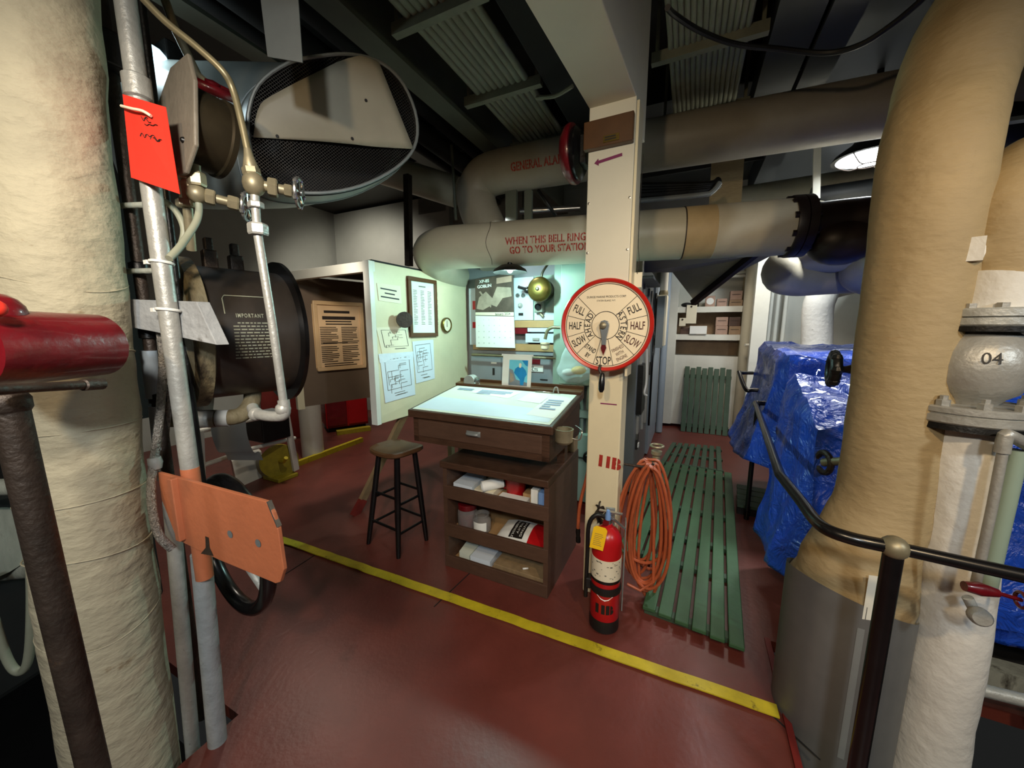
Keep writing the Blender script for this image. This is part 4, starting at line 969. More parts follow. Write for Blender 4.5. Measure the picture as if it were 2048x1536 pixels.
# upper pipe
r2=.175; uL=at(1000,345,3.5); uR=at(1750,214,2.54); uL.z=uR.z=2.955; z2=2.955
a2x=(uR-uL).normalized(); n2x=V((a2x.y,-a2x.x,0)); n2x=n2x if n2x.y<0 else -n2x
U=lambda s,o=0: uL+a2x*s-n2x*o
L2=(uR-uL).length
pu=T('general_alarm_pipe','high beige lagged pipe stencilled GENERAL ALARM','pipe',uL-Z*r2)
el=[U(-.02)-Z*.78,U(-.10)-Z*.52]+cr([U(-.20)-Z*.33,U(-.24)-Z*.16,U(-.15)-Z*.03,U(.04)],6)+[U(.8),U(1.5),U(2.1),U(L2+.6)]
P('lagging',MB().tube(el,r2,36),'pipedimgrime',pu)
op2=lambda px,py: on_pipe(px,py,uL,a2x,n2x,r2)
a0,x0=op2(1022,332); a1,x1=op2(1133,320); full1=(x1-x0)*13/12.7
P('stencil_lettering',cyl_letters(MB(),'GENERAL ALARM',.088,uL,a2x,n2x,r2,(a0+a1)/2,x0+full1/2,full1/twidth('GENERAL ALARM',.088),bold=.0022),'redink',pu,label='red stencil lettering')
# beige branch pipe at far left, under the vent
One('branch_pipe',MB().tube([at(735,328,3.9),at(915,385,3.85)],.14,24),'pipebeige','short beige branch pipe running from the vent trunk to the upper pipe elbow','pipe')
# smaller pipes between the two big ones, right of post
One('grey_pipe',MB().tube([at(1470,400,4.3),at(1800,352,3.7)],.125,20),'laggrey','grey pipe running behind the upper pipe toward the caged lamp','pipe')
One('grey_pipe',MB().tube([at(1620,397,3.6),at(1800,372,3.3)],.09,20),'ceilblue','dark grey pipe just above the black valve','pipe')
a=at(1455,300,3.35); b=at(1450,410,3.35)
One('pipe_hanger',MB().bar(a+Z*.35,b-Z*.15,.24,.02,up=F),'lagtan','broad tan strap hanger between the two lagged pipes','hanger')
One('pipe_hanger',MB().bar(at(1638,100,3.3),at(1632,418,3.3),.05,.02,up=F),'white','white flat bar hanger behind the right end of the upper pipe','hanger')
ct_=T('cable_tray','dark cable bundle on a tray sitting above the lettered pipe right of the post','cable tray',at(1350,395,2.9))
P('tray',MB().tube(cr([at(1275,402,2.95),at(1400,390,2.85),at(1424,384,2.83),at(1440,365,2.82)],5),.018,8),'galv',ct_)
for k_ in range(4): P('cable',MB().tube(cr([at(1272,372+6*k_,3.0),at(1390,370+4*k_,2.9),at(1425,368+3*k_,2.88),at(1438,360+3*k_,2.88)],5),.026,8),'iron',ct_)
# duct hopper under lower pipe, right of the post
hp_=T('duct_hopper','dark grey tapered duct under the lettered pipe above the corridor','duct',at(1330,560,3.4))
t0=[at(1268,520,3.5),at(1555,505,2.9),at(1455,556,3.3),at(1392,606,3.6),at(1345,545,3.6),at(1272,545,3.6)]
P('body',MB().prism(t0,F*.5+Z*.12),'laggrey',hp_)
P('angle_edge',MB().bar(at(1512,506,2.98),at(1386,606,3.6),.05,.05),'valveblack',hp_,label='dark red angle bar along the sloping edge')
# uprights seen between the pipes left of the post
One('pipe_hanger',MB().bar(at(1023,382,3.3),at(1023,445,3.3),.10,.03,up=F),'beamgrey','broad grey hanger between the lettered pipes left of the post','hanger')
One('pipe_hanger',MB().bar(at(1057,382,3.25),at(1057,445,3.25),.065,.03,up=F),'beamgrey','narrow grey hanger nearest the alarm gong between the lettered pipes','hanger')
One('conduit_pipe',MB().cyl(at(1076,380,3.4),at(1112,432,3.4),.016,8),'iron','black slanting conduit between the lettered pipes','pipe')
One('conduit_pipe',MB().cyl(at(1040,423,3.9),at(1160,416,3.8),.03,10),'steel','bright horizontal conduit above the lower lettered pipe','pipe')
One('stanchion',MB().bar(at(815,350,3.6),at(818,532,3.6),.055,.055,up=F),'ironbrown','brown stanchion rising beside the left end of the lettered pipe','post')
One('hanger_rod',MB().cyl(at(903,290,3.5),at(912,440,3.5),.012,8),'beamgrey','thin rod hanger left of the upper pipe elbow','rod')
# dark lump of lagged gear on top of booth
mb=MB().grid(lambda u,v:W(-2.9+.95*u,3.4+.5*v,2.02+.27*sin(pi*u)**.8*(.4+.6*sin(pi*min(1,v+.2)))+.02*noise.noise(V((u*5,v*5,0)))),20,10)
One('canvas_bundle',mb,'ironbrown','dark brown canvas bundle lying on top of the notice booth','bundle')
# ================================================================== LEFT FOREGROUND
lc=T('lagged_column','thick cream canvas lagged pipe filling the left foreground','pipe',(-1.38,1.13,0))
pth=[V((-1.43,1.13,-.8)),V((-1.40,1.13,.5)),V((-1.375,1.13,1.1)),V((-1.35,1.13,1.6)),V((-1.325,1.13,2.1)),V((-1.29,1.13,2.7)),V((-1.28,1.13,3.6))]
pth=cr(pth,9)
rr=[.142+.004*noise.noise(p*6) for p in pth]
P('lagging',jit(MB().tube(pth,rr,56),.006,6,.0025),'lag',lc)
def col_c(z):
    for a,b in zip(pth,pth[1:]):
        if a.z<=z<=b.z: return a+(b-a)*((z-a.z)/(b.z-a.z))
    return pth[0]
sm_=MB()
for z_,dz_ in ((1.72,-.02),(1.52,.01),(1.30,0),(1.08,.0),(.9,.01),(.62,-.02)):
    c=col_c(z_); sm_.tube([c+V((cos(t)*.1445,sin(t)*.1445,dz_*sin(t*2+z_*5))) for t in [2*pi*i/40 for i in range(40)]],.0022,5,closed=True)
P('seam',sm_,'lag',lc)
# silver vertical pipe
sx_,sy_=-1.095,1.2
spp=T('silver_pipe','silver painted vertical pipe beside the thick cream pipe','pipe',(sx_,sy_,0))
P('pipe',MB().cyl((sx_,sy_,1.0),(sx_,sy_,3.6),.0255,18),'silver',spp)
P('coupling',MB().lathe([(.026,0),(.033,.005),(.033,.06),(.026,.065)],(sx_,sy_,2.26),Z,18),'silver',spp)
P('painted_band',MB().cyl((sx_,sy_,.72),(sx_,sy_,1.13),.0262,18),'orange',spp,label='orange paint splash at bracket height')
P('lower_pipe',MB().cyl((sx_-.085,sy_+.02,-.6),(sx_-.02,sy_+.02,.80),.031,18),'silverold',spp)
for z_ in (1.80,1.655):
    P('cable_tie',MB().torus((sx_,sy_,z_),Z+V((.05,.1,0)),.028,.0045,20,6).box((sx_-.035,sy_-.01,z_),(.02,.012,.012)),'paper',spp,label='white cable tie')
One('grey_conduit',MB().cyl((-1.29,1.225,-.6),(-1.20,1.225,1.0),.023,16),'silverold','thin grey conduit running down between the cream pipe and the silver pipe','pipe')
dk=T('dark_conduit','dark weathered conduit with couplings close behind the right edge of the cream pipe','pipe',(-1.29,1.33,.0))
P('pipe',MB().cyl((-1.285,1.31,0),(-1.265,1.31,3.6),.018,14),'ironbrown',dk)
P('light_section',MB().cyl((-1.283,1.305,1.35),(-1.279,1.305,1.52),.0235,14),'cabblue',dk,label='pale blue grey section')
P('light_section',MB().cyl((-1.29,1.305,1.16),(-1.284,1.305,1.32),.020,14),'cabblue',dk,label='pale blue grey section')
for z_ in (2.42,1.78,1.56,1.33): P('coupling',MB().lathe([(.019,0),(.026,.004),(.026,.035),(.019,.04)],(-1.276,1.31,z_),Z,14),'iron',dk)
One('conduit_pipe',MB().cyl((-1.20,1.36,.9),(-1.185,1.36,3.6),.012,10),'iron','thin black conduit between the dark conduit and the silver pipe','pipe')
mb=MB()
for z_ in (1.99,1.785): mb.cyl((-1.33,1.28,z_),(-1.17,1.26,z_),.009,8)
One('pipe_clamp',mb,'headgrey','grey cross bolts clamping the conduits behind the cream pipe','clamp')
One('junction_box',MB().box(at(222,110,1.3),(.10,.07,.10)),'iron','black conduit junction box at the top left beside the cream pipe','box',bevel=.006)
# braided hose
bp=cr([at(312,620,1.3),at(326,705,1.27),at(322,800,1.25),at(314,880,1.22),at(303,960,1.18),at(305,1020,1.14),at(318,1070,1.12),at(345,1098,1.13)],6)
bh=T('braided_hose','steel braided flexible hose running down beside the silver pipe','hose',bp[-1])
P('hose',MB().tube(bp,.0125,10),'braid',bh)
P('joint',MB().lathe([(.0,0),(.018,0),(.02,.02),(.014,.04),(0,.04)],at(308,915,1.2),V((.1,0,-1)),10),'silver',bh)
One('braided_conduit',MB().tube(cr([at(340,770,1.33),at(330,880,1.32),at(322,960,1.3)],6),.011,10),'braid','short second braided conduit just right of the braided hose','hose')
# orange bracket plate
pa=fl(315,945,1.11); pb_=fl(548,1008,1.11)
ux=(pb_-pa).normalized(); un=V((-ux.y,ux.x,0)); un=un if un.y<0 else -un
Lp=(pb_-pa).length; hP=.255
br=T('orange_bracket','orange painted steel bracket plate with two bolt holes','bracket',pa+ux*.2-Z*hP)
prof=[(0.0,-.0),(Lp-.035,0),(Lp-.01,-.03),(Lp+.005,-.075),(Lp+.012,-.20),(Lp-.01,-.245),(Lp-.03,-.255),(Lp-.3,-.25),(.06,-.235),(.0,-.10)]
pc_=[pa+ux*x+Z*z for x,z in prof]
P('plate',MB().prism(pc_,-un*.012),'orange',br,bevel=.002)
P('angle_rib',MB().box(pa+ux*.105-Z*.11+un*.008,(.025,.02,.22),(ux,un,Z)),'orange',br,bevel=.003)
P('raw_edge',MB().bar(pa+ux*(Lp-.03)+Z*.001-un*.006,pa+ux*(Lp+.004)-Z*.07-un*.006,.004,.013,up=un),'steel',br)
for px,py in ((461,1068),(517,1086)):
    h_=onp(px,py,pa,un)+un*.001
    P('bolt_hole',MB().lathe([(0,0),(.0105,0),(.0125,.0008),(0,.0008)],h_,un,18),'cabgrey',br)
P('scar',MB().poly([onp(x,y,pa,un)+un*.001 for x,y in ((411,1072),(418,1075),(420,1095),(428,1112),(402,1107),(412,1095))]),'ironbrown',br,label='scraped bare patch')
# black handwheel behind bracket
hw=at(468,1088,1.40); wa=(F*.97+R*.10).normalized()
wh=T('valve_handwheel','large black valve handwheel behind the orange bracket','handwheel',hw-Z*.27)
P('rim',MB().torus(hw,wa,.27,.028,48,12),'blackpaint',wh)
x_,y_=frame(wa)
for k_ in range(3):
    a_=2*pi*k_/3+.5; d=x_*cos(a_)+y_*sin(a_); P('spoke',MB().tube([hw+d*.02,hw+d*.27],[.018,.014],8),'silverold',wh)
P('hub',MB().lathe([(0,-.03),(.04,-.03),(.045,.03),(0,.04)],hw,wa,16),'blackpaint',wh)
P('stem',MB().cyl(hw-wa*.03,hw+wa*.06,.016,10),'silverold',wh)
# red valve head and tee wrench, left edge
vy=.92
vc=at(90,690,vy)
rv=T('red_valve','dark red cast valve body at the left edge of the view','valve',vc-Z*.2)
e0=at(-75,700,.74); e1=at(196,690,.99)
ax_=(e1-e0).normalized()
mb=MB(); L_=(e1-e0).length
n=28; ring_=[]
x_,y_=frame(ax_)
mb.lathe([(0,0),(.082,0),(.083,L_*.3),(.081,L_*.7),(.080,L_),(0,L_)],e0,ax_,32)
P('body',mb,'redvalve',rv)
P('lug',MB().sphere(at(-8,628,.80),.045,16,(1,1,1)),'redvalve',rv)
P('lug_bolt',MB().sphere(at(-12,617,.74),.018,12),'redtag',rv)
tw=T('tee_wrench','rusty brown tee handled valve wrench standing against the red valve','wrench',V((-.985,.735,0)))
t0_=at(-40,781,.66); t1_=at(203,768,.88)
P('cross_bar',MB().tube([t0_,t0_+(t1_-t0_)*.8,t0_+(t1_-t0_)*.81,t1_],[.010,.010,.0135,.0135],14),'ironbrown',tw)
P('shaft',MB().tube([at(14,792,.735),at(100,1165,.735),V((-.985,.735,0))],[.0265,.0265,.0265],18),'ironbrown',tw)
P('collar',MB().lathe([(.0265,0),(.032,.01),(.032,.03),(.027,.04)],at(20,826,.735),Z,18),'ironbrown',tw)
# ------------------------------------------------------------------ gauge with back plate, red tag
gy=1.22
gcn=at(352,240,gy)
ga_dir=V((.50,.86,-.10)).normalized()
gg=T('pressure_gauge','round tarnished pressure gauge on a grey back plate facing away','gauge',gcn-Z*.15)
gx=ga_dir.cross(Z).normalized(); gy_=gx.cross(ga_dir).normalized()
if gy_.z<0: gy_=-gy_
pl_=[(-.14,-.07),(-.05,-.165),(.06,-.165),(.125,-.10),(.12,.08),(.08,.165),(-.04,.165),(-.14,.09)]
P('back_plate',MB().prism([gcn+gx*a_+gy_*b_ for a_,b_ in pl_],ga_dir*.012),'gaugeplate',gg,bevel=.004)
P('case',MB().lathe([(0,.012),(.112,.012),(.112,.03),(.112,.10),(.118,.105),(.118,.12),(.10,.125),(0,.12)],gcn,ga_dir,40),'gaugebrass',gg)
P('screw',MB().lathe([(0,0),(.009,0),(.006,.006),(0,.006)],gcn+gx*.05-gy_*.07,-ga_dir,10),'iron',gg)
tq=[at(262,355,1.17),at(359,388,1.12),at(331,214,1.14),at(245,188,1.17)]
rt=T('red_card','bright red warning card with scrawled notes tied to the silver pipe','card',tq[0])
tn=(tq[1]-tq[0]).cross(tq[3]-tq[0]).normalized(); tn=tn if tn.y<0 else -tn
P('card',MB().prism(tq,-tn*.0015),'redtag',rt)
P('cable_tie',MB().tube(cr([at(243,212,1.16),at(262,217,1.145),at(285,222,1.14),at(302,232,1.14)],4),.004,8),'papercream',rt,label='white tie across the card')
wr=MB(); rnd=random.Random(12)
def tqp(u,v): return (tq[0]*(1-u)+tq[1]*u)*(1-v)+(tq[3]*(1-u)+tq[2]*u)*v+tn*.0015
for k_ in range(9):
    u,v=rnd.uniform(.25,.7),rnd.choice((.55,.58,.74,.78)); wr.tube(cr([tqp(u+.05*j,v+rnd.uniform(-.03,.03)) for j in range(4)],3),.0012,4)
P('handwriting',wr,'blackink',rt)
# red wheel on small cock behind gauge
rw=at(425,176,1.5); rax=V((.45,-.35,.95)).normalized()
rwh=T('red_handwheel','small glossy red valve wheel above the gauge','handwheel',rw-Z*.05)
P('rim',MB().torus(rw,rax,.062,.017,32,10),'redvalve',rwh)
P('hub',MB().lathe([(0,-.03),(.02,-.03),(.024,.02),(0,.025)],rw,rax,14),'redvalve',rwh)
x_,y_=frame(rax)
for k_ in range(4):
    a_=pi/2*k_; P('spoke',MB().cyl(rw,rw+(x_*cos(a_)+y_*sin(a_))*.062,.009,8),'redvalve',rwh)
P('stem',MB().tube([at(330,0,1.5),at(352,62,1.5),at(395,150,1.5),rw],.014,10),'bronze',rwh)
# copper line and needle valve 1
vy1=1.2; g_=.75
cl=T('needle_valve','brass needle valve with chrome hand wheel on the copper line right of the gauge','valve',at(508,440,vy1))
P('copper_line',MB().tube(cr([at(270,-20,1.12),at(330,42,1.14),at(395,95,1.16),at(445,142,1.18),at(466,180,1.2),at(482,240,vy1),at(495,300,vy1)],6),.0095,12),'copper',cl)
def nut(mb,c,ax,r_,h_): return mb.lathe([(0,0),(r_*.9,0),(r_,h_*.15),(r_,h_*.85),(r_*.9,h_),(0,h_)],c,ax,6,sm=False)
vb_=at(508,368,vy1)
P('upper_union',nut(MB().lathe([(.010,.0),(.0135,.022),(.021,.052),(.016,.068)],at(495,298,vy1),(vb_-at(495,298,vy1)),14),at(501,335,vy1),(vb_-at(501,335,vy1)),.024,.022),'bronze',cl)
P('body',MB().sphere(vb_,.031,16,(1,1,1.15)),'bronze',cl)
vd=V((.86,.45,-.06)).normalized()
P('bonnet',nut(nut(MB().cyl(vb_,vb_+vd*.08,.015,12),vb_+vd*.035,vd,.028,.026),vb_+vd*.078,vd,.019,.022),'bronze',cl)
wc_=vb_+vd*.118
def smallwheel(parent,c,ax,rad,mat='steel'):
    mb=MB().torus(c,ax,rad,.0055,28,8); x_,y_=frame(ax)
    for k_ in range(5):
        a_=2*pi*k_/5; mb.cyl(c,c+(x_*cos(a_)+y_*sin(a_))*rad,.0045,6)
        mb.sphere(c+(x_*cos(a_+.6)+y_*sin(a_+.6))*rad,.0085,8)
    mb.lathe([(0,-.03),(.008,-.03),(.009,.011),(0,.011)],c,ax,10)
    return P('hand_wheel',mb,mat,parent,label='small chrome hand wheel')
smallwheel(cl,wc_,(vd-V((0,.25,0))).normalized(),.042)
un_=at(515,447,vy1)
P('lower_union',nut(nut(MB().cyl(vb_,at(515,470,vy1),.012,12),vb_+(un_-vb_)*.45,(un_-vb_),.022,.018),un_,(un_-vb_),.028,.034),'silver',cl)
lpt=[at(515,465,vy1),at(545,650,vy1),at(568,812,vy1+.02)]
lw=T('silver_drain_pipe','thin silver pipe dropping from the needle valve across the black heater drum','pipe',lpt[-1])
P('pipe',MB().tube(lpt,.0125,14),'silver',lw)
P('elbow',MB().tube(cr([lpt[-1]+Z*.02,lpt[-1]-Z*.02,at(562,832,vy1+.02),at(535,832,vy1+.03),at(512,826,vy1+.05),at(505,815,vy1+.08)],5),.018,12),'silver',lw)
for p in (at(566,818,vy1+.02),at(512,828,vy1+.05)): P('elbow_ring',MB().sphere(p,.024,12),'silver',lw)
# valve 2 with brass pipes
vy2=1.22
v2=T('needle_valve','brass needle valve pair with chrome wheel just right of the red card','valve',at(385,500,vy2))
P('pipe',MB().tube([at(372,335,vy2),at(374,400,vy2),at(383,500,vy2+.05)],.0135,12),'bronze',v2)
nb_=MB()
for y0,y1,r_ in ((340,360,.024),(400,415,.027)): nut(nb_,at(372,y0,vy2),(at(374,y1,vy2)-at(372,y0,vy2)),r_,(at(374,y1,vy2)-at(372,y0,vy2)).length)
nut(nb_,at(372,365,vy2),Z*-1,.021,.06)
P('union_nut',nb_,'bronze',v2)
b2=at(394,388,vy2)
P('upper_leg',nut(MB().cyl(at(391,330,vy2),b2,.013,10),at(392,345,vy2),-Z,.024,.04),'bronze',v2)
P('body',MB().sphere(b2,.028,14),'bronze',v2)
vd2=V((.80,.55,-.12)).normalized()
P('bonnet',nut(nut(MB().cyl(b2,b2+vd2*.09,.014,10),b2+vd2*.02,vd2,.024,.025),b2+vd2*.075,vd2,.022,.03),'bronze',v2)
smallwheel(v2,b2+vd2*.125,(vd2-V((0,.3,0))).normalized(),.042)
P('tail_tube',MB().tube(cr([b2,at(398,415,vy2),at(394,440,vy2-.02),at(378,468,vy2-.06),at(358,496,vy2-.12),at(338,517,vy2-.16)],5),.0095,10),'trayal',v2)
One('bent_tube',MB().tube(cr([at(318,398,1.26),at(340,410,1.26),at(358,432,1.26),at(368,462,1.26),at(360,494,1.25),at(338,519,1.24)],5),.0095,10),'trayal','pale bent tube looping out below the red card','tube')
# hanging metal strip near the top
hs=at(560,60,1.55)
One('hanging_strip',MB().prism([at(519,-20,1.5),at(595,-20,1.5),at(605,125,1.5),at(535,113,1.5)],V((0,.004,0))),'galv','flat galvanised strip hanging from the top in front of the vent trunk','strip')
# ------------------------------------------------------------------ heater drum
da=V((.64,.768,0)); dR=V((.768,-.64,0)); C0=V((-1.335,1.54,1.575)); DL=.33; rd=.275
hd_=T('heater_drum','black horizontal heater drum with rusted end flange and white instruction text','drum',C0+da*.15-Z*.32)
P('shell',MB().lathe([(rd,.0),(rd,DL)],C0,da,64),'drumblack',hd_)
P('near_head',MB().lathe([(0,-.07),(.12,-.065),(.22,-.045),(.29,-.03),(.305,-.025),(.305,.02),(.275,.03)],C0,da,56),'rust',hd_,label='rusted near end flange')
P('near_cover',MB().lathe([(0,-.085),(.15,-.08),(.24,-.05),(.28,-.03)],C0,da,48),'headgrey',hd_,label='weathered grey end cover')
P('far_flange',MB().lathe([(rd,DL-.005),(.325,DL-.005),(.325,DL+.012),(0,DL+.012)],C0,da,64),'blackpaint',hd_,label='larger black far end disc')
P('band',MB().lathe([(rd+.001,.02),(rd+.004,.022),(rd+.004,.03),(rd+.001,.032)],C0,da,64),'ironbrown',hd_)
P('lug',MB().box(C0+da*.10+Z*(rd+.03),(.05,.05,.08),(dR,da,Z)).box(C0+da*.10+Z*(rd+.085),(.035,.03,.07),(dR,da,Z)),'ironbrown',hd_,bevel=.006)
P('lug',MB().box(C0+da*.19+Z*(rd+.02),(.05,.05,.08),(dR,da,Z)).box(C0+da*.19+Z*(rd+.075),(.035,.03,.07),(dR,da,Z)),'ironbrown',hd_,bevel=.006)
def dpnt(s,a,o=.002): return C0+da*s+dR*((rd+o)*cos(a))+Z*((rd+o)*sin(a))
def cam_ang(px,py):
    best=None
    d=ray(px,py); o=V((0,0,CH))-C0
    dd=d-da*d.dot(da); oo=o-da*o.dot(da)
    A=dd.dot(dd);B=2*oo.dot(dd);C=oo.dot(oo)-rd*rd; D=B*B-4*A*C
    t=(-B-sqrt(max(0,D)))/(2*A); h=V((0,0,CH))+d*t-C0
    return math.atan2(h.z,h.dot(dR)),h.dot(da)
# map lettering by its place on the shell: columns along the drum axis, rows around it
ta,ts=cam_ang(500,632); tb_,ts2=cam_ang(500,690)
tx=MB(); s0=ts
vs,fs_=glyphs('IMPORTANT',.022,.62,False,1.3,.0005)
tx.add([dpnt(s0+x,ta+y/rd) for x,y in vs],fs_)
def arcbar(mb,s0_,s1_,a0_,a1_): mb.poly([dpnt(s0_,a0_),dpnt(s1_,a0_),dpnt(s1_,a1_),dpnt(s0_,a1_)])
rnd=random.Random(4)
for i in range(12):
    a_=ta-(.026+.0125*i)/rd
    s_=s0-.06+ (0 if i else .015)
    while s_<s0+.06:
        w_=rnd.uniform(.006,.022); arcbar(tx,s_,min(s_+w_,s0+.065),a_,a_-.0045/rd); s_+=w_+.004
P('white_lettering',tx,'trayal',hd_,label='white lettering headed IMPORTANT')
P('outline_mark',MB().tube([dpnt(s0-.08,ta+.02,.003),dpnt(s0-.078,ta+.25,.003),dpnt(s0-.07,ta+.30,.003),dpnt(s0+.09,ta+.30,.003)],.002,5),'trayal',hd_)
# grey support bracket in front
gb=[at(252,598,1.245),at(300,600,1.24),at(392,603,1.21),at(433,690,1.20),at(385,680,1.21),at(300,662,1.24),at(262,655,1.245)]
One('support_bracket',MB().prism(gb,V((.02,.03,0))),'bracketgrey','chipped grey steel bracket crossing in front of the heater drum end','bracket',bevel=.002)
# lower pipework
lp2=cr([at(330,838,1.5),at(390,838,1.52),at(450,836,1.55),at(485,828,1.6),at(503,805,1.65),at(505,780,1.68)],6)
lpw=T('rusty_elbow_pipe','rusty silver pipe elbow under the heater drum','pipe',lp2[0])
P('pipe',MB().tube(lp2,.034,16),'rust',lpw)
P('silver_section',MB().tube([at(388,838,1.515),at(432,837,1.54)],.038,16),'silver',lpw)
P('white_band',MB().tube([at(434,837,1.54),at(458,836,1.555)],.036,16),'panelgrey',lpw)
One('grey_pipe',MB().tube([at(395,820,1.75),at(405,700,1.75)],.06,16),'headgrey','grey vertical casting below the drum end cover','pipe')
# ------------------------------------------------------------------ low clutter left of the deck
def railpt(px,py,Y): return at(px,py,Y)
rl=T('low_white_railing','low white pipe railing along the far left edge of the deck','railing',fl(560,955))
P('top_rail',MB().tube([at(390,864,3.0),at(520,835,3.5),at(575,822,3.8)],.022,10),'white',rl)
P('mid_rail',MB().tube([at(395,935,3.0),at(500,898,3.45),at(590,876,3.9)],.02,10),'white',rl)
for a,b in (((398,862,3.02),(402,960,3.02)),((570,818,3.75),(592,940,3.85))): P('post',MB().bar(at(*a),at(*b),.06,.03,up=R),'white',rl)
P('base_box',MB().prism([fl(476,976),fl(530,952),fl(528,950)+Z*.27,fl(470,974)+Z*.27],V((-.12,.12,0))),'white',rl,label='white post base box')
st_=T('webbing_strap','pale grey webbing strap draped over the low white railing','strap',at(490,915,3.1))
P('strap',MB().grid(lambda u,v:(lambda c:c+V((.30*(u-.5),.02,0)))(cr([at(452,830,3.05),at(455,870,3.0),at(468,905,3.0),at(480,905,3.02),at(488,922,3.02)],4)[round(v*16)]),2,16),'strapgrey',st_)
eb=T('black_motor_box','black electrical motor box behind the low white railing','box',at(535,880,3.7))
P('case',MB().box(at(535,852,3.7),(.30,.28,.26)),'iron',eb,bevel=.01)
P('lid',MB().box(at(535,826,3.7),(.31,.29,.02)),'cabgrey',eb)
yc=fl(562,955)
yw=T('yellow_cable_reel','dirty yellow plastic reel standing at the left deck edge','reel',yc)
P('reel_side',MB().lathe([(0,0),(.17,0),(.18,.01),(.18,.03),(0,.03)],yc+Z*.19,(R*.85-F*.5).normalized(),28),'yellowdull',yw)
P('drum',MB().lathe([(.11,-.10),(.11,0)],yc+Z*.19,(R*.85-F*.5).normalized(),20),'yellowdull',yw)
P('reel_side',MB().lathe([(0,-.13),(.15,-.13),(.15,-.10),(0,-.10)],yc+Z*.19,(R*.85-F*.5).normalized(),28),'yellowdull',yw)
P('crank',MB().tube([yc+Z*.19,yc+Z*.22+R*.15-F*.05,yc+Z*.27+R*.2-F*.05],.02,8),'yellow',yw)
P('feet',MB().rfz(0,.0,0,0,0,0) if 0 else MB().box(yc+Z*.02,(.26,.22,.04),AX),'yellowdull',yw,bevel=.006)
wcx=fl(627,912)
One('white_column',MB().tube([V((wcx.x,wcx.y,0)),V((wcx.x,wcx.y,1.6))],.125,28),'white','short thick white column under the notice booth','column')
cA=fl(655,868); cB=fl(738,856); cu=(cB-cA).normalized(); cn=V((-cu.y,cu.x,0)); cn=cn if cn.x<0 else -cn; cl_=(cB-cA).length
rc=T('tool_chest','red metal tool chest with two doors behind the notice booth','cabinet',(cA+cB)/2)
CX=(cu,cn,Z)
P('case',MB().box((cA+cB)/2+cn*.3+Z*.55,(cl_,.56,.95),CX),'toolred',rc,bevel=.006)
for k_,mt in ((-1,'redvalve'),(1,'toolred')): P('door',MB().box((cA+cB)/2+cu*(k_*cl_*.25)+cn*.01+Z*.55,(cl_*.46,.02,.88),CX),mt,rc,bevel=.004)
P('caster',MB().box((cA+cB)/2+cn*.3+Z*.04,(cl_*.9,.45,.08),CX),'iron',rc)
P('skid',MB().box((cA+cB)/2+cu*.05+cn*-.12+Z*.03,(cl_*.8,.10,.06),CX),'yellowdull',rc)
One('dark_red_cabinet',MB().box(cA-cu*.45+cn*.3+Z*.5,(.7,.6,1.0),CX),'coaming','dark red cabinet in shadow left of the red tool chest','cabinet',bevel=.01)
# dark machinery in the shadow left of the column
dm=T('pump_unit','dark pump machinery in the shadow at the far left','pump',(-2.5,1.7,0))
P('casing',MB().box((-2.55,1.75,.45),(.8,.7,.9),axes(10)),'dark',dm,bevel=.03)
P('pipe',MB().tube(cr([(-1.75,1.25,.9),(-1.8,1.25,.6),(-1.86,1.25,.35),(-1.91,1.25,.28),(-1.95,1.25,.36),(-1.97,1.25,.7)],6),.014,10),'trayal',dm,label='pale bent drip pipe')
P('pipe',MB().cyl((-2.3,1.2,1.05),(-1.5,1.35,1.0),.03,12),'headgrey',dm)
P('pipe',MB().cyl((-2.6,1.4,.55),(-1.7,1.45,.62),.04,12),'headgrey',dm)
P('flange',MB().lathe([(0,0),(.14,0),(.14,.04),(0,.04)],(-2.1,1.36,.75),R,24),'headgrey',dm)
One('valve_manifold',MB().box((-2.35,2.05,1.9),(.6,.3,1.6),axes(20)).cyl((-2.1,1.85,1.0),(-2.1,1.85,3.2),.06,12),'dark','black pipe manifold behind the cream pipe','manifold')  # one near black tone all over
# ================================================================== VENT TRUNK
n_=V((.50,-.84,-.18)).normalized(); Cv=at(665,247,1.95)
rimpx=[(497,230),(518,170),(575,128),(640,113),(705,110),(765,128),(808,172),(833,238),(828,295),(790,337),(720,372),(640,386),(560,378),(515,345),(499,290)]
rp_=[onp(x,y,Cv,n_) for x,y in rimpx]
rim=cr(rp_[-1:]+rp_+rp_[:2],4)[4:4+4*len(rp_)]
rv_=max((p-Cv).length for p in rim)
vt=T('vent_trunk','large grey ventilation trunk with oval mesh covered mouth','duct',Cv-Z*.4)
axp=[(V((0,0,0)),1.0),(-n_*.10,1.0),(V((-.12,.15,.03)),1.10),(V((-.30,.22,.05)),1.18),(V((-.60,.26,.07)),1.22),(V((-1.0,.28,.09)),1.22),(V((-1.6,.28,.12)),1.22)]
mb=MB(); nr=len(rim); vs=[]
for o_,k_ in axp:
    for p in rim: vs.append(Cv+o_+(p-Cv)*k_)
mb.add(vs,[(i*nr+j,i*nr+(j+1)%nr,(i+1)*nr+(j+1)%nr,(i+1)*nr+j) for i in range(len(axp)-1) for j in range(nr)],True)
P('trunk',mb,'ductgrey',vt)
P('rim',MB().tube([p+n_*.004 for p in rim],.008,8,closed=True),'galv',vt)
P('rim_band',MB().tube([p-n_*.025 for p in rim],.012,8,closed=True),'iron',vt)
P('seam_ring',MB().tube([Cv+axp[2][0]+(p-Cv)*1.105 for p in rim],.004,6,closed=True),'galv',vt)
vs=[Cv+(p-Cv)*.99-n_*.01 for p in rim]+[Cv+(p-Cv)*.97-n_*.3 for p in rim]
P('inner_wall',MB().add(vs,[(j,(j+1)%nr,nr+(j+1)%nr,nr+j) for j in range(nr)]+[tuple(range(nr,2*nr))]),'dark',vt)
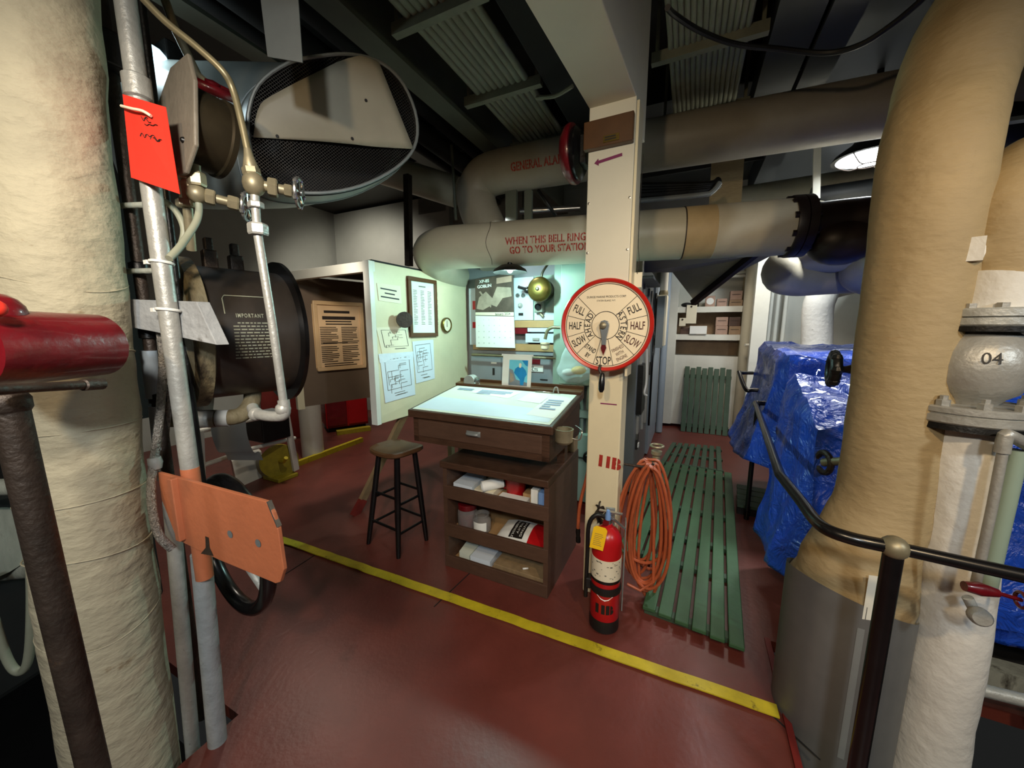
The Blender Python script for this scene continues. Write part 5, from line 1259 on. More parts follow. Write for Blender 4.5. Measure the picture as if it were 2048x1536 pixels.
gx=n_.cross(Z).normalized(); gy2=gx.cross(n_).normalized()
if gx.x<0: gx=-gx
if gy2.z<0: gy2=-gy2
mesh=MB(); st=.0105; q2=[((p-Cv).dot(gx),(p-Cv).dot(gy2)) for p in rim]
for s_ in (1,-1):
    dx=(1/sqrt(1.81),s_*.9/sqrt(1.81)); dy=(-dx[1],dx[0])
    qq=[(x*dx[0]+y*dx[1],x*dy[0]+y*dy[1]) for x,y in q2]
    for i in range(-60,61):
        h=i*st; xs_=[]
        for j in range(nr):
            (xa,ya),(xb,yb)=qq[j],qq[(j+1)%nr]
            if (ya-h)*(yb-h)<0: xs_.append(xa+(xb-xa)*(h-ya)/(yb-ya))
        if len(xs_)<2: continue
        a,b=min(xs_),max(xs_); D=lambda u,w: Cv+gx*(u*dx[0]+w*dy[0])+gy2*(u*dx[1]+w*dy[1]); t=.0009
        mesh.add([D(a,h-t),D(b,h-t),D(b,h+t),D(a,h+t)],[(0,1,2,3)])
P('mesh_screen',mesh,'meshwire',vt,label='wire mesh over the mouth')
def vp(px,py,o=.012): return onp(px,py,Cv,n_)+n_*o
edge=[(507,276),(510,245),(518,215),(532,202),(565,185),(602,166),(642,145),(682,124),(724,113),(757,127),(775,170),(800,232),(826,299),(780,297),(740,295),(700,291),(640,285),(570,280)]
q=[vp(x,y) for x,y in edge]; nq=len(q)
# a shallow fold from upper left to lower right
c0_=vp(655,150,.045); c1_=vp(700,270,.045)
left=[0,1,2,3,4,5,6]; 
cpl=MB(); vs=[]; fs_=[]
NU,NV=16,10
def topc(u):   # along upper left edge from (507,276) over the top to (757,127)
    pts_=[vp(*edge[i]) for i in range(0,10)]; k_=u*9; i=min(8,int(k_)); return pts_[i]+(pts_[i+1]-pts_[i])*(k_-i)
def botc(u):
    pts_=[vp(*edge[i]) for i in (0,17,16,15,14,13,12)]; k_=u*6; i=min(5,int(k_)); return pts_[i]+(pts_[i+1]-pts_[i])*(k_-i)
def plate(u,v):
    p=topc(u)*(1-v)+botc(u)*v
    crease=max(0,1-abs(u-.52)/.5)
    return p+n_*(.045*crease*sin(pi*min(1,.25+v*.6)))
cpl.grid(plate,NU,NV); dpn=P('deflector_plate',cpl,'beigeplate',vt,label='beige folded sheet metal deflector over the upper mouth')
so_=dpn.modifiers.new('t','SOLIDIFY'); so_.thickness=.003
for u_,v_ in ((.14,.88),(.55,.9),(.8,.45)): P('rivet_hole',MB().lathe([(0,0),(.007,0),(.006,.002),(0,.002)],plate(u_,v_)+n_*.003,n_,10),'blackink',dpn)
# ================================================================== RIGHT FOREGROUND
tp=T('tan_lagged_pipe','thick tan lagged pipe at the right rising from a grey metal jacket','pipe',(1.33,1.32,0))
YP=1.31
pts=[(1703,1180,.185),(1712,1130,.172),(1735,1075,.15),(1760,1020,.14),(1773,960,.1365),(1795,820,.137),(1812,700,.138),(1832,580,.139),(1850,450,.14),(1872,300,.141),(1895,200,.142),(1935,90,.145),(1990,0,.15),(2060,-70,.15)]
pth=[at(x,y,YP+(.04 if y<250 else 0)) for x,y,_ in pts]; rr=[p[2] for p in pts]
pth2=[];rr2=[]
sm_=cr(pth,4)
for i,p in enumerate(sm_):
    k_=min(i//4,len(rr)-2); t=(i-4*k_)/4; pth2.append(p); rr2.append(rr[k_]*(1-t)+rr[k_+1]*t)
jc=V((1.325,1.325,0))
pth2=[V((jc.x-.0,jc.y,.35)),V((jc.x-.0,jc.y,.58))]+pth2; rr2=[.19,.189]+rr2
P('lagging',jit(MB().tube(pth2,rr2,48),.005,6,.002),'lagtan',tp)
jd=V((-.86,-.3,0)).normalized()
P('metal_jacket',MB().grid(lambda u,v:jc+V((.197*cos(2*pi*u),.197*sin(2*pi*u),-.7*(1-v)+v*(.585+.075*V((cos(2*pi*u),sin(2*pi*u),0)).dot(jd)))),64,4),'jacket',tp,label='grey sheet metal jacket round the foot')
P('jacket_seam',MB().lathe([(.199,.01),(.199,.555)],jc,Z,4,a0=-.05,a1=.05,x=V((-.5,-.86,0))),'galv',tp)
def on_cyl(px,py,c,r_):
    d=ray(px,py); ox,oy=-c.x,-c.y; A=d.x*d.x+d.y*d.y; B=2*(ox*d.x+oy*d.y); C=ox*ox+oy*oy-r_*r_
    t=(-B-sqrt(max(0,B*B-4*A*C)))/(2*A); return V((0,0,CH))+d*t
P('white_patch',MB().grid(lambda u,v:on_cyl(1738+52*u-14*v,1150+88*v+8*u,jc,.197),6,6),'white',tp,label='square of white paint above the jacket')
hv=T('black_globe_wheel','small black valve wheel sticking out left of the tan pipe','handwheel',at(1665,775,1.5))
wc_=at(1667,738,1.5); ax2=(R*.9-F*.1).normalized()
mb=MB().torus(wc_,ax2,.052,.02,28,10); x_,y_=frame(ax2)
for k_ in range(7):
    t=2*pi*k_/7; mb.sphere(wc_+(x_*cos(t)+y_*sin(t))*.06,.02,8)
P('rim',mb,'iron',hv); P('spindle',MB().tube([wc_,at(1690,739,1.5),at(1710,738,1.5),at(1730,738,1.5)],[.02,.013,.022,.03],12),'ironbrown',hv)
gcx=at(1648,925,1.75)
gc3=T('gate_cock','small grimy brass cock in front of the nearer blue tarpaulin','valve',gcx-Z*.08)
P('body',MB().cyl(gcx,at(1712,920,1.6),.02,10),'bronze',gc3); P('handle',MB().torus(gcx,(R+F*.3).normalized(),.05,.014,24,8),'ironbrown',gc3)
# white pipe with globe valve
wx,wy=1.56,1.17
wpp=T('white_lagged_pipe','white lagged vertical pipe at the far right below the silver valve','pipe',(wx,wy,0))
zf=.0
base=[V((wx+.0,wy,-1.0)),V((wx,wy,.4)),V((at(1950,730,1.20).x,1.20,at(1950,730,1.20).z-.17))]
P('lagging',jit(MB().tube(cr(base,20),.098,44),.005,7,.002),'lagwhite',wpp)
tq_=at(1950,730,1.20); vx=tq_.x; vy_=tq_.y
sv=T('globe_valve','silver painted round valve body marked 04 on the far right pipe','valve',(vx,vy_,1.2))
zc=tq_.z
P('ball',MB().lathe([(.06,-.125),(.075,-.105),(.10,-.085),(.117,-.05),(.123,0),(.118,.045),(.10,.08),(.075,.105),(.065,.125)],(vx,vy_,zc),Z,40),'silver',sv)
P('lower_flange',MB().lathe([(0,-.18),(.15,-.18),(.155,-.175),(.155,-.155),(.148,-.152),(.148,-.148),(.155,-.145),(.155,-.13),(.15,-.125),(0,-.125)],(vx,vy_,zc),Z,40),'silver',sv)
P('gasket_ring',MB().lathe([(.10,-.205),(.15,-.2),(.148,-.18),(.1,-.18)],(vx,vy_,zc),Z,40),'iron',sv,label='black lower flange')
P('upper_flange',MB().lathe([(0,.125),(.115,.125),(.12,.13),(.12,.15),(.11,.152),(.12,.155),(.12,.175),(.115,.18),(0,.18)],(vx+.01,vy_,zc),Z,40),'silverold',sv)
P('upper_ring',MB().lathe([(.07,.105),(.12,.11),(.12,.125),(.07,.125)],(vx+.01,vy_,zc),Z,40),'iron',sv,label='black ring under upper flange')
for k_ in range(10):
    t=2*pi*k_/10+.3; c=V((vx+.135*cos(t),vy_+.135*sin(t),zc-.125)); P('bolt',MB().lathe([(0,0),(.017,0),(.017,.018),(.01,.02),(.01,.032),(0,.032)],c,Z,6),'silver',sv)
    c=V((vx+.01+.1*cos(t),vy_+.1*sin(t),zc+.18)); P('bolt',MB().lathe([(0,0),(.014,0),(.014,.014),(0,.014)],c,Z,6),'silver',sv)
tx=MB(); vs,fs_=glyphs('04',.05,.9); dv=V((-vx,-vy_,0)).normalized(); dx_=V((-dv.y,dv.x,0))
def bpnt(x,y):
    a=x/.124+.25; b=y/.124+.22
    return V((vx,vy_,zc))+(dv*(cos(a)*cos(b))+dx_*(sin(a)*cos(b))+Z*sin(b))*.1262
tx.add([bpnt(x,y) for x,y in vs],fs_); P('hand_lettering',tx,'blackink',sv,label='hand painted 04')
dvk=at(1893,668,1.1)
# upper tan pipe above the valve
up_=[V((vx+.02,vy_,zc+.18)),V((vx+.02,vy_,zc+.27)),at(2005,560,1.2),at(2012,450,1.2),at(2022,385,1.22),at(2060,330,1.3),at(2150,300,1.5),at(2260,270,1.9),at(2330,260,2.6)]
upp=T('tan_elbow_pipe','tan lagged pipe bending away above the silver valve at the right edge','pipe',up_[0])
P('white_section',MB().tube([up_[0]-Z*.01,up_[1],at(2004,575,1.2)],[.10,.10,.093],32),'lagwhite',upp,label='whiter lower section')
P('lagging',MB().tube(cr(up_[2:],6),.09,32),'lagtan',upp)
P('frayed_lump',MB().sphere(at(1951,502,1.2),.034,14,(1,.8,1.25)).box(at(1946,500,1.18),(.045,.05,.07),axes(50)),'lagwhite',upp,label='frayed torn lagging stub')
# thin silver pipe on the white pipe
y0=1.03
tpn=T('thin_silver_pipe','thin silver pipe with elbow running down in front of the white lagged pipe','pipe',at(1945,1170,y0))
P('pipe',MB().tube([at(2008,890,y0),at(1985,1010,y0),at(1952,1165,y0)],.0115,14),'silver',tpn)
P('elbow',MB().tube(cr([at(2004,905,y0),at(2010,875,y0),at(2022,872,y0),at(2080,905,y0+.02)],5),.0165,14),'silver',tpn)
P('cock',MB().tube([at(1928,1172,y0-.02),at(1960,1178,y0-.03),at(1995,1186,y0-.04)],[.014,.02,.012],12),'redvalve',tpn,label='dark red stop cock')
P('cock_wheel',MB().torus(at(2042,1200,y0-.05),R,.022,.005,20,6).cyl(at(1995,1186,y0-.04),at(2042,1200,y0-.05),.006,8),'redvalve',tpn)
P('end_cap',MB().lathe([(0,0),(.022,0),(.026,.006),(.026,.02),(.02,.03),(0,.03)],at(1955,1229,y0-.03),V((-.55,-.8,0.2)),20),'silver',tpn,label='round white capped end')
P('stub',MB().cyl(at(1935,1195,y0),at(1952,1228,y0-.01),.013,10),'silverold',tpn)
One('grey_pipe',MB().tube([at(2035,900,1.06),at(1990,1100,1.06),at(1975,1170,1.06)],.022,14),'seafoam','pale grey green pipe just right of the thin silver pipe','pipe')
One('blue_box',MB().box(at(2002,1225,1.35),(.12,.1,.09),axes(20)),'tarp','small blue box in the dark behind the white pipe','box',bevel=.004)
# ------------------------------------------------------------------ black hand rail
zr=1.0
Bj=fl(1789,1095,zr)
rl2=T('black_handrail','black pipe handrail with ball joint guarding the machinery pit','handrail',(Bj.x,Bj.y,0))
c1=fl(1640,1050,zr); c2=fl(1560,950,zr); c3=fl(1511,806,zr); c4=fl(1580,808,zr)
rp=cr([Bj,fl(1700,1076,zr),c1,fl(1600,1000,zr),c2],6)+[c2+(c3-c2)*.5]
P('rail',MB().tube(rp+cr([c2+(c3-c2)*.9,c3,c3+(c4-c3)*.15,c4],5),.0185,14),'blackpaint',rl2)
P('rail',MB().tube([Bj,Bj+(fl(2048,1152,zr)-Bj)*1.6],.0175,14),'blackpaint',rl2)
P('ball_joint',MB().sphere(Bj,.032,18),'bronze',rl2,label='worn bare metal ball joint')
P('post',MB().cyl(Bj,V((Bj.x,Bj.y,0)),.0225,14),'blackpaint',rl2)
P('post',MB().cyl(c3+V((.02,0,0)),V((c3.x+.02,c3.y,0)),.018,12),'blackpaint',rl2)
h0=at(1505,746,3.75); h1=at(1479,746,3.6); h2=at(1492,779,3.4); h3=at(1588,784,3.2)
One('handrail_end',MB().tube(cr([h0,h1+(h0-h1)*.1,h1,h2,h2+(h3-h2)*.2,h3],5),.018,12),'blackpaint','black looped handrail end beside the farther blue tarpaulin','handrail')
# ------------------------------------------------------------------ tarpaulins
def tarpblock(r0,r1,f0,f1,z0,zt,seed,label,slope=0,flare=.1,rag=.08):
    """cloth skirt: rounded box draped to the deck, wrinkled"""
    per=[];N_=84
    mb=MB()
    def prof(t):      # t 0..1 around the plan rectangle
        w=r1-r0;h=f1-f0;L=2*(w+h);s=t*L
        if s<h: return (r0,f1-s,-1,0)
        s-=h
        if s<w: return (r0+s,f0,0,-1)
        s-=w
        if s<h: return (r1,f0+s,1,0)
        s-=h
        return (r1-s,f1,0,1)
    cr0,cf0=(r0+r1)/2,(f0+f1)/2
    def fn(u,v):
        r_,f_,nr,nf=prof(u%1.0)
        if v<.34:            # top: from the middle outward
            k=v/.34; rr_=cr0+(r_-cr0)*k; ff=cf0+(f_-cf0)*k; out=0; z=zt+slope*(ff-cf0)-(.03*k*k)
        else:
            k=(v-.34)/.66; rr_=r_;ff=f_; out=flare*k**1.5; zz=zt+slope*(ff-cf0)-.03; bottom=z0+rag*noise.noise(V((u*7,seed,1))); z=zz+(bottom-zz)*k
        p=W(rr_+nr*out,ff+nf*out,z)
        a=.035 if v>.3 else .018
        q=V((p.x*3.5,p.y*3.5,p.z*1.6+seed))
        fold=1-abs(noise.noise(q))*2
        fold2=1-abs(noise.noise(q*2.6+V((3,1,7))))*2
        d=V(R*nr+F*nf) if v>.34 else Z
        return p+d*(a*fold+.5*a*fold2)+Z*(.012*noise.noise(q*3))
    mb.grid(fn,120,56)
    o=One('tarpaulin',mb,'tarp',label,'tarpaulin'); so=o.modifiers.new('thick','SOLIDIFY'); so.thickness=.003
    return o
tarpblock(.60,1.75,2.28,2.80,.26,1.22,1.3,'nearer blue tarpaulin draped over a machine beside the black handrail',slope=.35,flare=.10)
tarpblock(.66,2.3,3.35,4.35,.50,1.42,5.1,'farther blue tarpaulin over a larger machine behind the nearer one',slope=.06,flare=.20,rag=.14)
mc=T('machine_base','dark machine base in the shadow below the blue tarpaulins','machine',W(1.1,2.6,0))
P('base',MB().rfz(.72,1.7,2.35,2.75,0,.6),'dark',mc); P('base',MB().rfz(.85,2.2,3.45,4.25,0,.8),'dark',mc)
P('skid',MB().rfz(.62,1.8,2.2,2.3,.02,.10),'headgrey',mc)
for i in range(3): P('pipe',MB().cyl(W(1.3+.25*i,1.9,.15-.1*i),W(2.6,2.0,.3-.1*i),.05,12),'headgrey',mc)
One('pit_pipe',MB().cyl(W(.9,2.0,.12),W(3,1.9,.35),.025,10),'silverold','grey pipe low in the dark pit at the right','pipe')
# ================================================================== SLATTED GRATINGS
def grating(name,label,back,right_back,right_front,front_left,nsl,zt,mat,group=None,short=None):
    """slats run from the back edge to the front edge; corners given on the deck plane"""
    BL,BR,FR=back,right_back,right_front
    t=T(name,label,'grating',((BL+FR)/2)*V((1,1,0)) if 0 else V(((BL.x+FR.x)/2,(BL.y+FR.y)/2,0)))
    d=(FR-BR); d.z=0
    return t
zt=.055
BL=fl(1316,921,zt);BR=fl(1465,946,zt);FR=fl(1494,1300,zt);FL=fl(1281,1238,zt)
gdir=(FR-BR).normalized(); nsl=9; pitch=(BL-BR)/nsl
fl_dir=(FL-FR)/6.0
g1=T('deck_grating','long green slatted wooden walkway grating beside the hose coil','grating',V(((BL.x+FR.x)/2,(BL.y+FR.y)/2,0)))
sd=V((gdir.y,-gdir.x,0)); pw=abs(pitch.dot(sd))
for i in range(nsl):
    b=BR+pitch*(i+.5)
    if i<6: e=FR+fl_dir*(i+.5)
    else: e=None
    # keep slats parallel: end where the ray from b along gdir meets the front line
    Lf=(FR-BR).length - (i+.5)*pw*math.tan(.10) if i<6 else (FR-BR).length*.80
    e=b+gdir*Lf
    P('slat',MB().bar(b-Z*.011+gdir*.0,e-Z*.011,pw*.80,.022),'green',g1,bevel=.004)
for k_ in (.035,.22,.42,.62,.76):
    c0_=BR+gdir*((FR-BR).length*k_)+pitch*.1; c1_=BR+gdir*((FR-BR).length*k_)+pitch*8.9
    P('cross_batten',MB().bar(c0_-Z*.038,c1_-Z*.038,.05,.03),'greendark',g1)
c0_=BR+gdir*((FR-BR).length*.965)+pitch*.1; P('cross_batten',MB().bar(c0_-Z*.038,c0_-Z*.038+pitch*5.7,.05,.03),'greendark',g1)
# second grating beyond
B2L=fl(1343,884,.05);B2R=fl(1443,893,.05); g2d=(B2L-BL); 
F2L=fl(1318,922,.05); F2R=fl(1448,942,.05)
g2=T('deck_grating','shorter weathered green grating lying beyond the long walkway grating','grating',V(((B2L.x+F2R.x)/2,(B2L.y+F2R.y)/2,0)))
for i in range(8):
    u=(i+.5)/8; b=B2L+(B2R-B2L)*u; e=F2L+(F2R-F2L)*u; w_=(F2R-F2L).length/8*.62
    P('slat',MB().bar(b-Z*.011,e-Z*.011,w_,.022),'greendark',g2,bevel=.003)
for k_ in (.08,.5,.92):
    P('cross_batten',MB().bar(B2L+(F2L-B2L)*k_-Z*.035,B2R+(F2R-B2R)*k_-Z*.035,.05,.026),'greendark',g2)
# leaning grating
q0=fl(1359,862,0); q1=fl(1455,869,0)
lx=R; nrm=-F
q0=onp(1360,862,q0,F); 
g3=T('deck_grating','dark green grating leaning upright against the back wall below the shelves','grating',q0+ (q1-q0)*.5)
wid=(onp(1456,868,q0,F)-q0).dot(R); hgt=1.02; lean=(Z*.97+F*.22).normalized()
for i in range(8):
    c=q0+R*(wid*(i+.5)/8)
    P('slat',MB().bar(c,c+lean*(hgt-.02*(i%2)),wid/8*.8,.022,up=-F),'greendark',g3,bevel=.003)
for k_ in (.1,.85): P('cross_batten',MB().bar(q0+lean*(hgt*k_)+F*.025,q0+R*wid+lean*(hgt*k_)+F*.025,.05,.026,up=-F),'greendark',g3)
# platform right of grating
e0=fl(1474,1012,.06); e1=fl(1474,970,.06)
g4=T('deck_grating','green grating end poking out below the nearer blue tarpaulin','grating',V((e0.x+.2,e0.y,0)))
for i in range(4):
    b=e0+(e1-e0)*((i+.5)/4); P('slat',MB().bar(b,b+RB*.9,(e1-e0).length/4*.85,.03),'greendark',g4)
P('edge_beam',MB().bar(e0-Z*.04,e0-Z*.04+RB*.9,.04,.06),'iron',g4)
# ================================================================== BACK WALL SHELVES
fb=6.42
def bw(px,py,o=0): return onp(px,py,F*(fb-o),F)
def bx(mb,px0,py0,px1,py1,o,t):
    a=bw(px0,py0,o); b=bw(px1,py1,o); c=(a+b)/2
    return mb.box(c+F*t/2,(abs((b-a).dot(R)),t,abs(a.z-b.z)),AX)
A_=bw(1356,620); B_=bw(1486,620); sl=A_.dot(R); sr=B_.dot(R)
zu=bw(1420,613).z; zl=bw(1420,669).z
shf=T('wall_shelf','white built in wall shelving with two shelves at the back of the corridor','shelving',W((sl+sr)/2,fb+.15,zl))
th=.085
P('shelf_board',MB().rfz(sl,sr,fb,fb+.32,zu-th,zu),'white',shf); P('shelf_board',MB().rfz(sl,sr,fb,fb+.32,zl-th,zl),'white',shf)
P('side_post',MB().rfz(sl-.28,sl,fb-.02,fb+.32,0.05,2.6),'white',shf)
P('side_post',MB().rfz(sr,sr+.06,fb+.0,fb+.32,0.05,2.6),'lagtan',shf,label='tan side post')
P('lower_panel',MB().rfz(sl,sr,fb+.02,fb+.05,.05,bw(1420,712).z),'white',shf)
P('back_panel',MB().rfz(sl,sr,fb+.29,fb+.32,bw(1420,712).z,zu-th),'cardbox',shf,label='tan back panel')
grp='cartons on the back wall shelves'
def carton(px0,px1,py0,py1,mat,label,o=.0,z=None,name='carton'):
    a=bw(px0,py1,-.02); b=bw(px1,py0,-.02); z0_=z
    mb=MB(); w=(b-a).dot(R); c=W((a.dot(R)+b.dot(R))/2,fb+.10,z0_+(b.z-a.z)/2)
    t=T(name,label,'box',c-Z*(b.z-a.z)/2); 
    P('case',mb.box(c,(w,.16,b.z-a.z),AX),mat,t,bevel=.006)
    P('flap_line',MB().box(c-F*.081+Z*(b.z-a.z)*.1,(w*.7,.002,.008),AX),'ironbrown',t)
    return t,c,(w,b.z-a.z)
t,c,s_=carton(1410,1431,590,612,'cardbox2','pinkish carton with pale round picture on the upper shelf',z=zu); P('round_print',MB().lathe([(0,0),(.05,0),(.05,.002),(0,.002)],c-F*.0815,-F,20),'paper',t)
carton(1433,1455,596,612,'cardbox2','small pinkish carton right of the round picture carton on the upper shelf',z=zu)
t,c,s_=carton(1458,1486,599,612,'cardbox','low brown carton at the right end of the upper shelf',z=zu)
z3=zu+s_[1]
carton(1460,1486,579,598,'cardbox2','open topped carton stacked on the low brown carton of the upper shelf',z=z3)
t,c,s_=carton(1430,1456,652,669,'cardbox2','pinkish carton at the bottom of the left stack on the lower shelf',z=zl)
carton(1431,1457,633,651,'cardbox2','pinkish carton on top of the left stack on the lower shelf',z=zl+s_[1])
t,c,s_=carton(1457,1482,652,669,'cardbox','brown carton at the bottom of the right stack on the lower shelf',z=zl)
carton(1457,1482,633,651,'wood2','dark carton on top of the right stack on the lower shelf',z=zl+s_[1])
carton(1360,1394,655,669,'wood2','dark brown carton lying at the left of the lower shelf',z=zl)
c=bw(1391,606,-.08); 
One('tin_can',MB().lathe([(0,0),(.05,0),(.05,.10),(.04,.11),(.04,.13),(0,.13)],V((c.x,c.y,zu)),Z,20),'blackpaint','black tin can on the left of the upper shelf','can')
c=bw(1374,607,-.08); One('dark_lump',MB().sphere(V((c.x,c.y,zu+.035)),.05,14,(1.8,1.2,.75)),'iron','dark rounded casting at the left end of the upper shelf','part')
One('paper_stack',bx(MB(),1380,652,1413,668,.03,.12),'paper','white papers standing at the left of the lower shelf','paper')
def hangtag(px0,py0,px1,py1,label):
    t=T('shelf_tag',label,'tag',bw((px0+px1)/2,py1,.03)); P('card',bx(MB(),px0,py0,px1,py1,.03,.004),'yellowdull' if 0 else 'papercream',t)
    a=bw((px0+px1)/2,py0+3,.034); P('eyelet',MB().lathe([(.006,0),(.014,0),(.014,.003),(.006,.003)],a,-F,12),'ironbrown',t); return t
hangtag(1374,610,1392,647,'larger pale yellow tag hanging from the upper shelf'); hangtag(1359,636,1371,652,'smaller pale yellow tag hanging below the left of the upper shelf')
# pipes beside the shelf
def vpipe(px0,px1,ytop,ybot,Y,mat,label,name='conduit_pipe',flat=False):
    a=at((px0+px1)/2,ytop,Y); a2=at((px0+px1)/2,(ytop+ybot)/2,Y); w=(px1-px0)/FPX*(Y/ray(1024,(ytop+ybot)/2).y)*.9
    zb_=max(0,at((px0+px1)/2,ybot,Y).z)
    mb=MB()
    if flat: mb.box(V((a2.x,a2.y,(a.z+zb_)/2)),(w,.12,a.z-zb_),AX)
    else: mb.cyl((a2.x,a2.y,zb_),(a2.x,a2.y,a.z),w/2,18)
    return One(name,mb,mat,label,'pipe' if not flat else 'post')
vpipe(1480,1500,500,860,5.4,'pipebeige','beige vertical pipe at the right side of the back wall shelves')
vpipe(1502,1530,470,870,5.0,'white','white square steel stanchion between the shelves and the blue tarpaulin','stanchion',True)
vpipe(1534,1541,560,760,5.2,'white','thin white conduit just right of the white stanchion')
vpipe(1546,1554,560,760,5.3,'white','middle thin white conduit right of the white stanchion')
vpipe(1562,1570,560,760,5.3,'white','rightmost thin white conduit right of the white stanchion')
One('wall_bracket',MB().tube([at(1490,690,5.2),at(1553,688,5.2)],.018,8).tube([at(1550,703,5.2),at(1600,700,5.2)],.018,8),'white','white cross bracket clamping the thin white conduits','bracket')
for k_,y_ in enumerate((517,538,546,553)): pass
wp2=T('wall_piping','small white pipes running along the back wall above the shelves','pipe',W(sl+.6,fb-.02,2.2))
for y_ in (532,545,552): P('pipe',MB().tube([bw(1440,y_+2,.0),bw(1492,y_-1,.0)],.022,8),'white',wp2)
# white vertical duct right with foil wrap
wd=T('white_duct','white vertical lagged duct with silver foil wrap behind the farther tarpaulin','duct',at(1633,760,4.6))
P('lagging',MB().tube(cr([at(1633,740,4.6),at(1634,640,4.6),at(1640,600,4.6),at(1660,575,4.7),at(1720,560,4.9)],6),.155,28),'lagwhite',wd)
P('foil_wrap',MB().tube([at(1631,735,4.58),at(1632,690,4.58)],[.175,.162],28),'steel',wd,label='shiny foil wrap at the base')
# grey-tan bends behind the black valve
bd=T('exhaust_bend_pipe','large grey tan lagged pipe with bends below the black valve','pipe',at(1560,560,3.1))
P('lagging',MB().tube(cr([at(1628,430,3.5),at(1590,505,3.3),at(1563,545,3.2),at(1590,557,3.25),at(1650,555,3.3),at(1780,548,3.3),at(1900,545,3.3)],7),.145,32),'pipebeige',bd)
P('upper_bend',MB().tube(cr([at(1590,520,3.2),at(1625,510,3.15),at(1680,510,3.1),at(1720,480,3.0),at(1790,455,2.95)],6),.13,28),'laggrey',bd)
P('side_bend',MB().tube(cr([at(1780,520,2.9),at(1735,530,3.0),at(1720,550,3.1),at(1760,565,3.3)],6),.13,24),'laggrey',bd)
One('grey_stanchion',MB().box(V((at(1742,650,3.9).x,3.9,1.2)),(.07,.07,2.4),AX),'cabgrey','dark grey stanchion just left of the tan pipe behind the farther tarpaulin','post')
S('wall_3',MB().rfz(1.95,4.5,6.0,6.1,0,3.7),'wallwhite')
S('trim_9',MB().rfz(1.95,4.5,5.97,6.0,0,1.62),'laggrey')
# ================================================================== DECKHEAD
def tray(label,r0,f0,f1,z,w,n,bars,name='cable_tray'):
    t=T(name,label,'cable tray',W(r0,(f0+f1)/2,z))
    for i in range(n):
        x=r0-w/2+w*(i+.5)/n; k_=w/n*.52
        P('cable',MB().tube([W(x,f0,z+k_),W(x+.004,(f0+f1)/2,z+k_*1.1),W(x,f1,z+k_)],k_,10),'trayal',t)
    for f_ in bars: P('cross_bar',MB().rfz(r0-w/2-.09,r0+w/2+.09,f_-.022,f_+.022,z-.04,z-.012).rfz(r0-w/2-.09,r0+w/2+.09,f_-.022,f_-.012,z-.012,z+.02),'traybar',t)
    for f_ in bars:
        for s_ in (-1,1): P('hanger',MB().rfz(r0+s_*(w/2+.06)-.01,r0+s_*(w/2+.06)+.01,f_-.015,f_+.015,z,3.75),'traybar',t)
    return t
tray('pale bundle of cables on an overhead tray left of the box beam',-1.27,.9,3.75,3.20,.40,9,(1.15,1.78,2.5,3.25))
tray('dim bundle of cables on an overhead tray right of the box beam',-.02,.9,3.9,3.22,.42,14,(1.3,1.95,2.65,3.4))
One('overhead_cable',MB().tube(cr([at(1335,15,1.9),at(1350,30,2.0),at(1400,62,2.1),at(1470,88,2.15),at(1560,98,2.15),at(1650,106,2.1),at(1720,90,2.0),at(1790,45,1.9),at(1860,-15,1.8)],6),.013,8),'rubber','black cable sagging under the deckhead at the upper right','cable')
One('overhead_conduit',MB().tube(cr([W(-.95,2.45,3.05),at(1075,195,2.6),at(1110,192,2.5),at(1145,172,2.4)],5),.012,8),'trayal','thin pale conduit bending from the tray toward the box beam','conduit')
One('overhead_duct',MB().rfz(-.92,-.72,.8,3.2,3.1,3.3),'dark','dark square duct running beside the box beam','duct',bevel=.01)
dd=T('overhead_bracket','dark hanging bracket plate with round hole above the right end of the upper pipe','bracket',at(1665,160,3.2))
bq=[at(1640,110,3.4),at(1708,105,3.35),at(1702,205,3.35),at(1638,205,3.4)]
P('plate',MB().prism(bq,F*.02),'iron',dd); P('hole',MB().lathe([(0,0),(.065,0),(.065,.004),(0,.004)],at(1664,150,3.33),-F,24),'panelgrey',dd)
One('deck_girder',MB().bar(at(1590,110,3.4),at(1590,230,3.4),.2,.08,up=F),'headgrey','grey vertical girder between the overhead ducts at the upper right','girder')
One('sloping_duct',MB().prism([W(.30,1.2,3.22),W(.52,1.2,3.22),W(.52,4.2,3.22),W(.30,4.2,3.22)],Z*.2),'ceilblue','dark grey duct running under the deckhead right of the dim cable tray','duct')
# crowded dark pipework upper left and upper right
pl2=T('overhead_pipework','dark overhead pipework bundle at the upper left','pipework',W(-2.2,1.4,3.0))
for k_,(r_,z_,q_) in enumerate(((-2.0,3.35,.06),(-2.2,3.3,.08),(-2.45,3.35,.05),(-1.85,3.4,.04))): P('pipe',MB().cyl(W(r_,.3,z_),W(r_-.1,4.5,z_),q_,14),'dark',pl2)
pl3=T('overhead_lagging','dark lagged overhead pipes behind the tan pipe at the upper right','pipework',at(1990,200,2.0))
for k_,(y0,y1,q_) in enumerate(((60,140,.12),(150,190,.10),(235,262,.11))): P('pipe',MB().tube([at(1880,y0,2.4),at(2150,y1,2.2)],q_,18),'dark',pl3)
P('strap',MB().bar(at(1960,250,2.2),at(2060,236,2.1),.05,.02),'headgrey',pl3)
One('dark_casing',MB().box(at(1985,420,2.6),(.5,.6,1.0),axes(20)),'dark','near black casing behind the tan elbow pipe at the right','casing',bevel=.03)  # plain near black block
